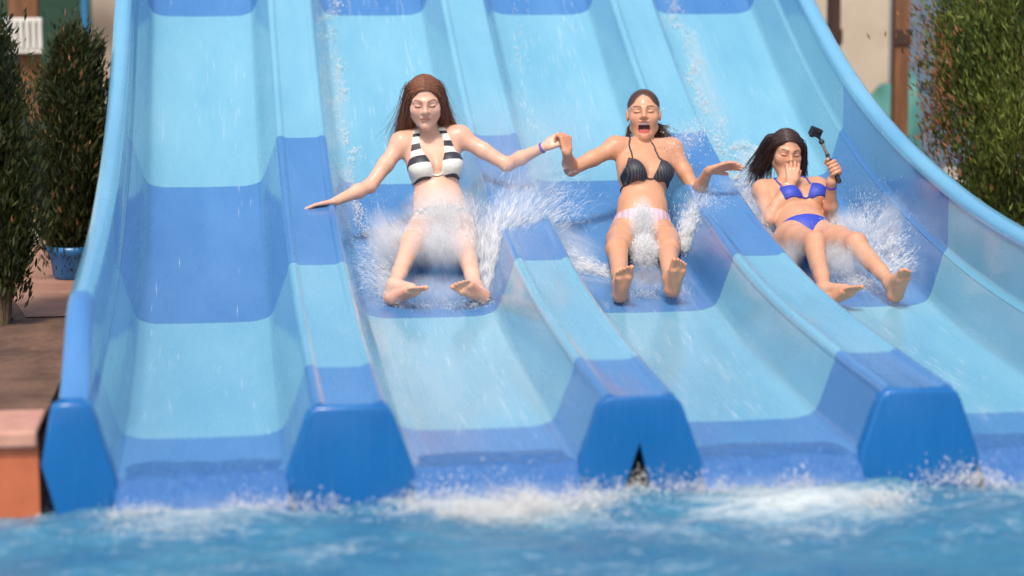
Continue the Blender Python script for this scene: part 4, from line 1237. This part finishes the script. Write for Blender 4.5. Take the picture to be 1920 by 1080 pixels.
def fan(origin, dirs, reach, n, spread, grav=.35, size=.0022, streak=.02, bias=1.0, start=.015):
    n = int(n*4); size = size*.42; streak = streak*1.3
    """water thrown from 'origin' points along interpolated directions"""
    origin = np.atleast_2d(np.asarray(origin, float)); dirs = np.atleast_2d(np.asarray(dirs, float))
    u = rng.random(n)
    def lerp(A):
        if len(A) == 1: return np.repeat(A, n, 0)
        q = u*(len(A)-1.0001); i = q.astype(int); f_ = (q-i)[:, None]
        return A[i]*(1-f_)+A[i+1]*f_
    O = lerp(origin)+rng.normal(0, start, (n, 3))
    D = lerp(dirs)+rng.normal(0, spread, (n, 3)); dl = np.linalg.norm(lerp(dirs), axis=1)[:, None]
    jet = np.floor(u*37)                       # strands bunch together
    jr = np.random.default_rng(5).random(40)
    t_ = (rng.random(n)**bias*(.55+.55*jr[jet.astype(int)]))[:, None]*reach
    P = O+D*t_-np.array([0, 0, 1])*grav*t_**2*dl
    Vv = D-np.array([0, 0, 2])*grav*t_*dl
    s_ = size*(.5+1.1*rng.random(n)**2)
    ln = np.maximum(streak*(.3+rng.random(n)), s_*2.2)
    return P, Vv, ln, s_

def cloud(c, rad, n, size=.0025, streak=.010, axis=(0, -.3, 1), ax=None):
    n = int(n*4); size = size*.42; streak = streak*1.3
    g = rng.normal(0, 1, (n, 3)); g *= (rng.random(n)**.5/np.maximum(np.linalg.norm(g, axis=1), .1))[:, None]
    # lumpy: keep drops in clumps
    k_ = max(6, n//160); cl = rng.normal(0, .5, (k_, 3)); pk = rng.integers(0, k_, n)
    g = .85*g+.40*cl[pk]*np.linalg.norm(g, axis=1, keepdims=True)**.3
    P = np.asarray(c)+g*np.asarray(rad)
    D = np.asarray(axis)+g*.8+rng.normal(0, .3, (n, 3))
    s_ = size*(.5+1.1*rng.random(n)**2)
    return P, D, np.maximum(streak*(.3+rng.random(n)), s_*2.2), s_

def flakes(P, D, ln, wd):
    """fine spray: tiny slivers"""
    n_ = len(P); D = D/(np.linalg.norm(D, axis=1, keepdims=True)+1e-9)
    S_ = np.cross(D, rng.normal(0, 1, (n_, 3))); S_ /= np.linalg.norm(S_, axis=1, keepdims=True)+1e-9
    V = np.stack([P+D*ln[:, None]*.5, P+S_*wd[:, None], P-D*ln[:, None]*.5, P-S_*wd[:, None]], 1)
    return V.reshape(-1, 3), np.arange(n_*4).reshape(-1, 4)

def mist_mat():
    m = bpy.data.materials.new('fine_mist'); m.use_nodes = True
    t = m.node_tree; t.nodes.clear(); L = t.links.new
    out = t.nodes.new('ShaderNodeOutputMaterial'); pv_ = t.nodes.new('ShaderNodeVolumePrincipled')
    pv_.inputs['Color'].default_value = (.97, .97, .97, 1)
    tc = t.nodes.new('ShaderNodeTexCoord')
    ln_ = t.nodes.new('ShaderNodeVectorMath'); ln_.operation = 'LENGTH'; L(tc.outputs['Object'], ln_.inputs[0])
    fo = t.nodes.new('ShaderNodeMapRange'); fo.interpolation_type = 'SMOOTHSTEP'
    fo.inputs['From Min'].default_value = 1.0; fo.inputs['From Max'].default_value = .15
    L(ln_.outputs['Value'], fo.inputs['Value'])
    mp = t.nodes.new('ShaderNodeMapping'); mp.inputs['Scale'].default_value = (3.2, 3.2, .9); L(tc.outputs['Object'], mp.inputs['Vector'])
    oi = t.nodes.new('ShaderNodeObjectInfo'); L(oi.outputs['Location'], mp.inputs['Location'])
    n = noise_node(t, 1.6, 4, .6, mp.outputs[0], .6)
    r = ramp(t, n.outputs['Fac'], [(.36, 0.0), (.68, 1.0)])
    a = t.nodes.new('ShaderNodeMath'); a.operation = 'MULTIPLY'; L(fo.outputs[0], a.inputs[0]); L(r.outputs[0], a.inputs[1])
    b = t.nodes.new('ShaderNodeMath'); b.operation = 'MULTIPLY'; L(a.outputs[0], b.inputs[0])
    at = t.nodes.new('ShaderNodeAttribute'); at.attribute_type = 'OBJECT'; at.attribute_name = 'mist_density'
    L(at.outputs['Fac'], b.inputs[1]); L(b.outputs[0], pv_.inputs['Density'])
    L(pv_.outputs[0], out.inputs['Volume'])
    return m
M_MIST = mist_mat()
import bmesh as _bm
_b = _bm.new(); _bm.ops.create_icosphere(_b, subdivisions=3, radius=1.0); MIST_ME = bpy.data.meshes.new('mist'); _b.to_mesh(MIST_ME); _b.free()
MIST_ME.materials.append(M_MIST)
def mist(parent, c, rad, axis, dens):
    o = bpy.data.objects.new('mist', MIST_ME)
    o.location = c; o.scale = rad
    o.rotation_euler = Vector(axis).to_track_quat('Z', 'Y').to_euler()
    o['mist_density'] = float(dens)
    return link(o, parent, kind='stuff')

def sheet_mat():
    m = bpy.data.materials.new('water_sheet'); m.use_nodes = True
    t = m.node_tree; t.nodes.clear(); L = t.links.new
    out = t.nodes.new('ShaderNodeOutputMaterial')
    at = t.nodes.new('ShaderNodeAttribute'); at.attribute_name = 'Col'
    sp_ = t.nodes.new('ShaderNodeSeparateXYZ'); L(at.outputs['Vector'], sp_.inputs[0])
    mp = t.nodes.new('ShaderNodeMapping'); mp.inputs['Scale'].default_value = (30, 2.4, 7); L(at.outputs['Vector'], mp.inputs['Vector'])
    n = noise_node(t, 1.0, 5, .62, mp.outputs[0], .5)
    r = ramp(t, n.outputs['Fac'], [(.42, 0.0), (.74, 1.0)])
    def mr(src, a, b_):
        q = t.nodes.new('ShaderNodeMapRange'); q.interpolation_type = 'SMOOTHSTEP'
        q.inputs['From Min'].default_value = a; q.inputs['From Max'].default_value = b_; L(src, q.inputs['Value']); return q.outputs[0]
    def mul(a, b_):
        q = t.nodes.new('ShaderNodeMath'); q.operation = 'MULTIPLY'; L(a, q.inputs[0])
        if isinstance(b_, float): q.inputs[1].default_value = b_
        else: L(b_, q.inputs[1])
        return q.outputs[0]
    f = mul(mul(r.outputs[0], mr(sp_.outputs[1], 1.0, .45)), mul(mr(sp_.outputs[0], 0.0, .18), mr(sp_.outputs[0], 1.0, .82)))
    f = mul(f, .62)
    tr = t.nodes.new('ShaderNodeBsdfTransparent'); di = t.nodes.new('ShaderNodeBsdfDiffuse'); di.inputs[0].default_value = (.95, .95, .95, 1)
    tl = t.nodes.new('ShaderNodeBsdfTranslucent'); tl.inputs[0].default_value = (.95, .95, .95, 1)
    m1 = t.nodes.new('ShaderNodeMixShader'); m1.inputs[0].default_value = .4; L(di.outputs[0], m1.inputs[1]); L(tl.outputs[0], m1.inputs[2])
    m2 = t.nodes.new('ShaderNodeMixShader'); L(f, m2.inputs[0]); L(tr.outputs[0], m2.inputs[1]); L(m1.outputs[0], m2.inputs[2])
    L(m2.outputs[0], out.inputs['Surface'])
    return m
M_SHEET = sheet_mat()
def water_sheet(parent, origin, dirs, reach, grav, seed, rip=.012):
    origin = np.array(origin, float); dirs = np.array(dirs, float)
    U, W = np.meshgrid(np.linspace(0, 1, 48), np.linspace(0, 1, 24), indexing='ij')
    def lerp(A):
        q = U*(len(A)-1.0001); i = q.astype(int); f_ = (q-i)[..., None]
        return A[i]*(1-f_)+A[np.minimum(i+1, len(A)-1)]*f_
    D = lerp(dirs); t_ = (W*reach*(.75+.4*fbm(U*9+seed, U*0+seed, 3, 5)))[..., None]
    P = lerp(origin)+D*t_-np.array([0, 0, 1])*grav*t_**2*np.linalg.norm(D, axis=2, keepdims=True)
    for a in range(3): P[..., a] += rip*(fbm(U*8+a*9+seed, W*3+seed, 3, 71)-.5)*2*W
    P[..., 2] = np.maximum(P[..., 2], floor_z(np.clip(P[..., 1], 0, 11))+.004)
    me = grid_mesh('water_sheet', P[..., 0], P[..., 1], P[..., 2], np.stack([U, W, U*0+seed*.37], -1))
    return obj('water_sheet', me, M_SHEET, parent, kind='stuff')

def splash(name, emits, label, mat=M_SPRAY, big=.03):
    P = np.concatenate([e[0] for e in emits]); D = np.concatenate([e[1] for e in emits])
    ln = np.concatenate([e[2] for e in emits]); wd = np.concatenate([e[3] for e in emits])
    fl = np.where(P[:, 1] > 0, floor_z(np.clip(P[:, 1], 0, 11.9)), 0)
    P[:, 2] = np.maximum(P[:, 2], fl+.004)
    # ragged: gaps and bunches a few centimetres across, tumbling slivers
    w_ = np.sin(P[:, 0]*61+2.1*np.sin(P[:, 2]*47)+P[:, 1]*23)+np.sin(P[:, 2]*71+1.7*np.sin(P[:, 0]*39)+P[:, 1]*37)+.8*np.sin(P[:, 0]*137+P[:, 2]*119+P[:, 1]*90)
    kp = rng.random(len(P)) < np.clip(.50+.30*w_, .12, 1)
    P, D, ln, wd = P[kp], D[kp], ln[kp], wd[kp]
    D = D/(np.linalg.norm(D, axis=1, keepdims=True)+1e-9)+rng.normal(0, .28, P.shape)
    P = P+rng.normal(0, .008, P.shape)
    b_ = (rng.random(len(P)) < big) | (wd > .0022)
    V1, F1 = flakes(P[~b_], D[~b_], ln[~b_], wd[~b_])
    V2, F2 = drops(P[b_], D[b_], np.minimum(ln[b_], .010), np.maximum(wd[b_]*1.6, .0014))
    F2 = np.concatenate([F2, F2[:, :1]], 1)
    V = np.concatenate([V1, V2]); F2 = F2+len(V1)
    me = bpy.data.meshes.new(name)
    lt = np.concatenate([np.full(len(F1), 4), np.full(len(F2), 3)]); li = np.concatenate([F1.ravel(), F2[:, :3].ravel()]).astype(np.int32)
    me.vertices.add(len(V)); me.vertices.foreach_set('co', V.astype(np.float32).ravel())
    me.loops.add(len(li)); me.loops.foreach_set('vertex_index', li)
    me.polygons.add(len(lt)); me.polygons.foreach_set('loop_start', np.concatenate([[0], np.cumsum(lt)[:-1]]).astype(np.int32))
    me.update(calc_edges=True)
    return obj(name, me, mat, kind='stuff', label=label, cat='splash')
def floor_pt(x, y, h=.01): return (x, y, float(floor_z(y))+h)
# rider one: veil over the lap, arcs to both sides, fan of streaks at the right
sp = splash('water_splash', [
    cloud((-.38, 3.00, .74), (.20, .16, .12), 4600, .0022, .010),
    cloud((-.42, 2.80, .64), (.19, .18, .10), 3400, .0022, .010),
    cloud((-.64, 2.92, .62), (.12, .14, .10), 3200, .0026, .012, (-.5, -.2, .8)),
    fan([floor_pt(-.58, 3.0), floor_pt(-.70, 2.6)], [(-.5, -.2, .60), (-.5, -.1, .35), (-.25, -.5, .3)], .40, 2600, .16, .9, .0020, .024),
    fan([floor_pt(-.25, 2.50), floor_pt(-.20, 2.75)], [(.02, .45, .70), (.25, .45, .85), (.50, .45, .85), (.75, .40, .72)], .82, 4400, .08, .33, .0017, .060, .80),
    fan([floor_pt(-.22, 3.0)], [(.2, .1, .9), (.6, .1, .9), (.9, .1, .6)], .40, 1600, .18, .7, .0018, .022),
    fan([floor_pt(-.72, 2.48), floor_pt(-.25, 2.42)], [(-.35, -.3, .25), (.1, -.5, .2), (.3, -.2, .3)], .22, 1800, .16, .8, .0020, .014),
    fan([floor_pt(-.64, 3.25, .05)], [(-.6, .2, .5), (-.3, .1, .9)], .36, 500, .25, .7, .0016, .016),
    ], 'white spray thrown up around the rider in the striped bikini')
mist(sp, (-.39, 2.98, .74), (.27, .20, .19), (0, 0, 1), 17)
mist(sp, (-.41, 2.74, .62), (.27, .24, .15), (0, 0, 1), 12)
mist(sp, (-.66, 2.88, .62), (.16, .15, .22), (-.5, 0, 1), 22)
mist(sp, (-.02, 2.92, .80), (.20, .14, .44), (.60, .45, .85), 4)
mist(sp, (-.16, 2.85, .66), (.10, .12, .26), (.25, .3, .9), 9)
mist(sp, (-.48, 2.46, .44), (.36, .14, .09), (0, 0, 1), 9)
mist(sp, (.12, 3.95, 1.05), (.80, .45, .34), (0, -.3, 1), 1.6)
mist(sp, (-.05, 3.35, .90), (.45, .30, .30), (0, 0, 1), 2.2)
water_sheet(sp, [floor_pt(-.24, 2.46), floor_pt(-.20, 2.80)], [(-.02, .5, .70), (.20, .5, .92), (.42, .45, .95), (.66, .42, .85), (.85, .40, .62)], .84, .33, 1)
water_sheet(sp, [floor_pt(-.22, 2.55), floor_pt(-.20, 2.95)], [(.05, .3, .95), (.30, .3, .95), (.60, .35, .80), (.85, .35, .55)], .62, .45, 2)
water_sheet(sp, [floor_pt(-.72, 2.44), floor_pt(-.62, 3.05)], [(-.28, -.15, .35), (-.55, .05, .55), (-.60, .2, .65), (-.45, .3, .8)], .42, .7, 3)
water_sheet(sp, [floor_pt(-.66, 2.38), floor_pt(-.24, 2.36)], [(-.35, -.1, .40), (-.1, -.35, .30), (.1, -.35, .25), (.3, -.1, .40)], .24, .8, 4)
# rider two: column between the legs, fan at the right hip, low jet at the left
sp = splash('water_splash', [
    cloud((.605, 2.92, .68), (.058, .12, .12), 6000, .0030, .012, (0, -.2, 1)),
    cloud((.575, 2.72, .575), (.065, .12, .09), 4200, .0030, .012, (0, -.2, 1)),
    fan([floor_pt(.82, 2.95, .05), floor_pt(.84, 3.1, .07)], [(.05, .05, 1.0), (.45, .1, .95), (.8, .1, .55)], .30, 4200, .16, .7, .0024, .018, .8),
    fan([floor_pt(.42, 2.80)], [(-.85, .55, .50), (-.75, .40, .30)], .46, 2600, .11, .7, .0024, .018, .8),
    fan([(.80, 3.42, 1.02)], [(.35, 0, .55), (.85, 0, .30), (.9, 0, .0)], .34, 150, .24, .6, .0060, .006, .9, .03),
    cloud((.98, 3.45, 1.12), (.10, .06, .10), 90, .0060, .005),
    fan([floor_pt(.42, 2.5), floor_pt(.70, 2.5)], [(-.3, -.2, .25), (.3, -.2, .25)], .18, 1100, .16, .8, .0020, .012),
    ], 'white spray thrown up around the shouting rider in black')
mist(sp, (.600, 2.90, .67), (.085, .12, .18), (0, -.1, 1), 34)
mist(sp, (.575, 2.72, .56), (.09, .12, .13), (0, 0, 1), 28)
mist(sp, (.90, 3.05, .72), (.10, .10, .19), (.40, .1, .9), 14)
mist(sp, (.24, 2.98, .60), (.09, .10, .24), (-.8, .45, .40), 15)
mist(sp, (.95, 3.40, 1.10), (.16, .10, .16), (.5, 0, .6), 3)
mist(sp, (.56, 2.50, .46), (.26, .14, .08), (0, 0, 1), 8)
water_sheet(sp, [floor_pt(.80, 2.85, .03), floor_pt(.84, 3.15, .05)], [(.05, .05, 1.0), (.35, .1, 1.0), (.65, .1, .85), (.9, .1, .5)], .36, .7, 5)
water_sheet(sp, [floor_pt(.42, 2.60), floor_pt(.42, 2.95)], [(-.55, .2, .20), (-.80, .45, .40), (-.75, .6, .60), (-.5, .6, .7)], .50, .6, 6)
# rider three
sp = splash('water_splash', [
    fan([floor_pt(1.33, 3.15, .05), floor_pt(1.34, 2.8)], [(-.50, .50, .80), (-.75, .35, .55)], .46, 3000, .11, .5, .0022, .024, .8),
    fan([floor_pt(1.32, 3.0), floor_pt(1.32, 2.5)], [(-.2, .1, .40), (-.25, 0, .28)], .24, 2400, .13, .8, .0022, .016),
    fan([floor_pt(1.72, 3.05, .05), floor_pt(1.78, 2.6)], [(.25, .3, .85), (.55, .15, .70), (.40, -.15, .45)], .42, 4200, .17, .8, .0020, .020, .8),
    cloud((1.55, 2.70, .53), (.13, .22, .09), 2600, .0022, .010, (.2, -.3, 1)),
    cloud((1.64, 2.92, .66), (.11, .12, .06), 1500, .0020, .010),
    cloud((1.56, 2.42, .43), (.15, .14, .05), 1600, .0020, .010, (.2, -.6, .5)),
    ], 'white spray thrown up around the rider in the blue bikini')
mist(sp, (1.22, 3.22, .75), (.10, .10, .28), (-.6, .4, .7), 13)
mist(sp, (1.31, 2.80, .52), (.08, .34, .10), (0, .3, 1), 12)
mist(sp, (1.88, 2.92, .66), (.13, .16, .22), (.45, .2, .8), 9)
mist(sp, (1.55, 2.62, .52), (.20, .26, .13), (0, 0, 1), 11)
mist(sp, (1.66, 2.92, .68), (.15, .14, .10), (0, 0, 1), 8)

water_sheet(sp, [floor_pt(1.33, 2.70), floor_pt(1.33, 3.20, .05)], [(-.45, .1, .40), (-.70, .35, .60), (-.65, .5, .80), (-.4, .5, .9)], .50, .5, 7)
water_sheet(sp, [floor_pt(1.78, 2.45), floor_pt(1.72, 3.10, .04)], [(.35, -.1, .45), (.55, .1, .65), (.45, .3, .85), (.2, .3, .95)], .46, .7, 8)
# frothy trails left on the lanes above the riders
def trail(x0, x1, y0, y1, w, n, hump=.02):
    t_ = rng.random(n); y = y0+(y1-y0)*t_
    cx = x0+(x1-x0)*t_+.03*np.sin(t_*23)+.02*np.sin(t_*57+1)
    keep = rng.random(n) < (.25+.75*fbm(np.floor(t_*60)*.37, np.zeros(n), 2, 41)**2*2.2)
    x = cx+rng.normal(0, 1, n)*w*(.4+.9*fbm(t_*14, np.zeros(n)+3, 2, 7))
    z = floor_z(y)+.003+np.abs(rng.normal(0, hump, n))*np.exp(-((x-cx)/w)**2)
    sl = np.stack([rng.normal(0, .15, n), -np.ones(n), -.4*np.ones(n)], 1)
    s_ = .0026*(.5+rng.random(n))
    return (np.stack([x, y, z], 1)[keep], sl[keep], (.010+.022*rng.random(n))[keep], s_[keep])
tr1 = splash('foam_trail', [trail(-.79, -.80, 3.4, 6.2, .030, 9000, .012)], 'frothy white water trail along the lane behind the striped bikini', M_FOAM)
tr2 = splash('foam_trail', [trail(1.33, 1.42, 3.75, 6.4, .040, 7000, .012), trail(1.40, 1.50, 3.65, 4.4, .08, 5200, .02)], 'frothy white water trail above the rider in blue', M_FOAM)
splash('foam_trail', [trail(.26, .42, 4.6, 6.2, .035, 700, .006), trail(-.1+.45, .30, 3.6, 4.9, .03, 500, .006)], 'faint water trail above the shouting rider', M_SPRAY)

for c_, r_, ax_, dn in (((-.80, 4.9, 1.26), (.08, .05, 1.0), (0, .88, .48), 7), ((-.80, 3.9, .80), (.06, .06, .5), (0, .9, .36), 8)): mist(tr1, c_, r_, ax_, dn)
for c_, r_, ax_, dn in (((1.40, 4.9, 1.28), (.10, .05, 1.0), (.03, .88, .48), 8), ((1.46, 3.98, .86), (.13, .07, .32), (.05, .9, .38), 16)): mist(tr2, c_, r_, ax_, dn)
# rivulets of the thin film sliding down each lane
for k, (c, n_) in enumerate(zip(lane_c, (160, 420, 420, 420))):
    u_ = rng.random(n_); y = .45+5.9*u_; xo = rng.normal(0, .5, n_)
    x = c+np.clip(rng.uniform(-.27, .27, n_)+.02*np.sin(y*5+k), -.28, .28)
    kp = fbm(x*7, y*1.5, 3, 91+k) > .47
    x, y = x[kp], y[kp]; n_ = len(x)
    P = np.stack([x, y, floor_z(y)+.0045], 1)
    D = np.stack([rng.normal(0, .05, n_), -np.ones(n_), -(floor_z(y+.02)-floor_z(y-.02))/.04], 1)
    D /= np.linalg.norm(D, axis=1, keepdims=True); Sd = np.tile([1.0, 0, 0], (n_, 1))
    ln = (.08+.26*rng.random(n_)**2)[:, None]; wd = (.0006+.0011*rng.random(n_)**2)[:, None]
    V = np.stack([P+D*ln*.5, P+Sd*wd+[0, 0, .0012], P-D*ln*.5, P-Sd*wd+[0, 0, .0012]], 1).reshape(-1, 3)
    obj('rivulets', np_mesh('rivulets', V, np.arange(len(V)).reshape(-1, 4), True), M_SPRAY, kind='stuff', cat='water',
        label=('faint rivulets running down the empty lane', 'rivulets running down the lane of the striped bikini rider', 'rivulets running down the lane of the shouting rider', 'rivulets running down the lane of the rider in blue')[k])
# water running off each lane into the pool
m_run, t, b = new_mat('running_water')
v = mapping(t, (16, 5, 5)); n = noise_node(t, 4.2, 8, .78, v, 1.6)
cr = ramp(t, n.outputs['Fac'], [(.40, (.035, .125, .35)), (.60, (.07, .18, .41)), (.73, (.55, .61, .69))])
t.links.new(cr.outputs[0], b.inputs['Base Color']); b.inputs['Roughness'].default_value = .18; b.inputs['IOR'].default_value = 1.33
bump(t, b, n.outputs['Fac'], .5, .02)
for k, c in enumerate(lane_c):
    U, W = np.meshgrid(np.linspace(-.302, .302, 60), np.linspace(0, 1, 46), indexing='ij')
    yy = .34-.50*W+.05*np.sin(U*9+k)*(1-W)
    q = np.clip(yy/.30, 0, 1)
    zz = np.where(yy > 0, floor_z(np.clip(yy, 0, 1)), .09-.9*np.clip(-yy, 0, 1))
    amp = np.clip(1.15-q, 0, 1)
    zz = zz-.006+.016*np.clip((.34-yy-.10*fbm((U+c)*7, yy*0+k, 3, 77))/.10, 0, 1)+.036*amp**1.5*np.clip(fbm((U+c)*13, yy*16, 4, 51+k)-.32, 0, 1)*np.clip((.34-yy)/.12, 0, 1)
    zz = np.where(np.abs(U) > .29, np.maximum(zz, floor_z(np.clip(yy, 0, 1))*0+zz), zz)
    zz = np.where(W < .02, zz-.02, zz)
    name = 'running_water'
    obj(name, grid_mesh(name, U*(1-.0*W)+c, yy, zz), m_run, kind='stuff', label=('ripples running off the empty lane into the pool', 'ripples running off the lane of the striped bikini rider', 'ripples running off the lane of the shouting rider', 'ripples running off the lane of the rider in blue')[k], cat='water')

# froth where the lanes meet the pool
em = []
for c, w, n_ in zip(lane_c, (.6, 1.0, .85, .8), (4000, 9000, 7000, 6500)):
    x = c+rng.normal(0, .24, n_); y = -.17+.10*np.sin(x*5+1)+.05*np.sin(x*13)+rng.normal(0, .10, n_)
    cl = fbm(x*5+9, y*5+4, 4, 61)
    kp = rng.random(n_) < np.clip((cl-.36)*5, .05, 1)
    x, y, cl = x[kp], y[kp], cl[kp]; n_ = len(x)
    z = .005+np.abs(rng.normal(0, .034, n_))*w*np.clip((cl-.3)*4.0, .1, 1.6)
    D = np.stack([rng.normal(0, .4, n_), -.5+rng.normal(0, .4, n_), .6+rng.normal(0, .5, n_)], 1)
    s_ = .0022*(.4+rng.random(n_)); em.append((np.stack([x, y, z], 1), D, .006+.02*rng.random(n_), s_))
P, D, ln, wd = [np.concatenate([e[i] for e in em]) for i in range(4)]
V, F = drops(P, D, ln, wd)
froth = obj('pool_froth', np_mesh('pool_froth', V, F, True), M_FOAM, kind='stuff', label='white froth where the lanes empty into the pool', cat='froth')
for k, (c, dn) in enumerate(zip(lane_c, (2, 4, 3, 3))):
    mist(froth, (c+(.05, .05, -.06, .1)[k], -.20, .02), (.46, .20, .08), (0, 0, 1), dn)
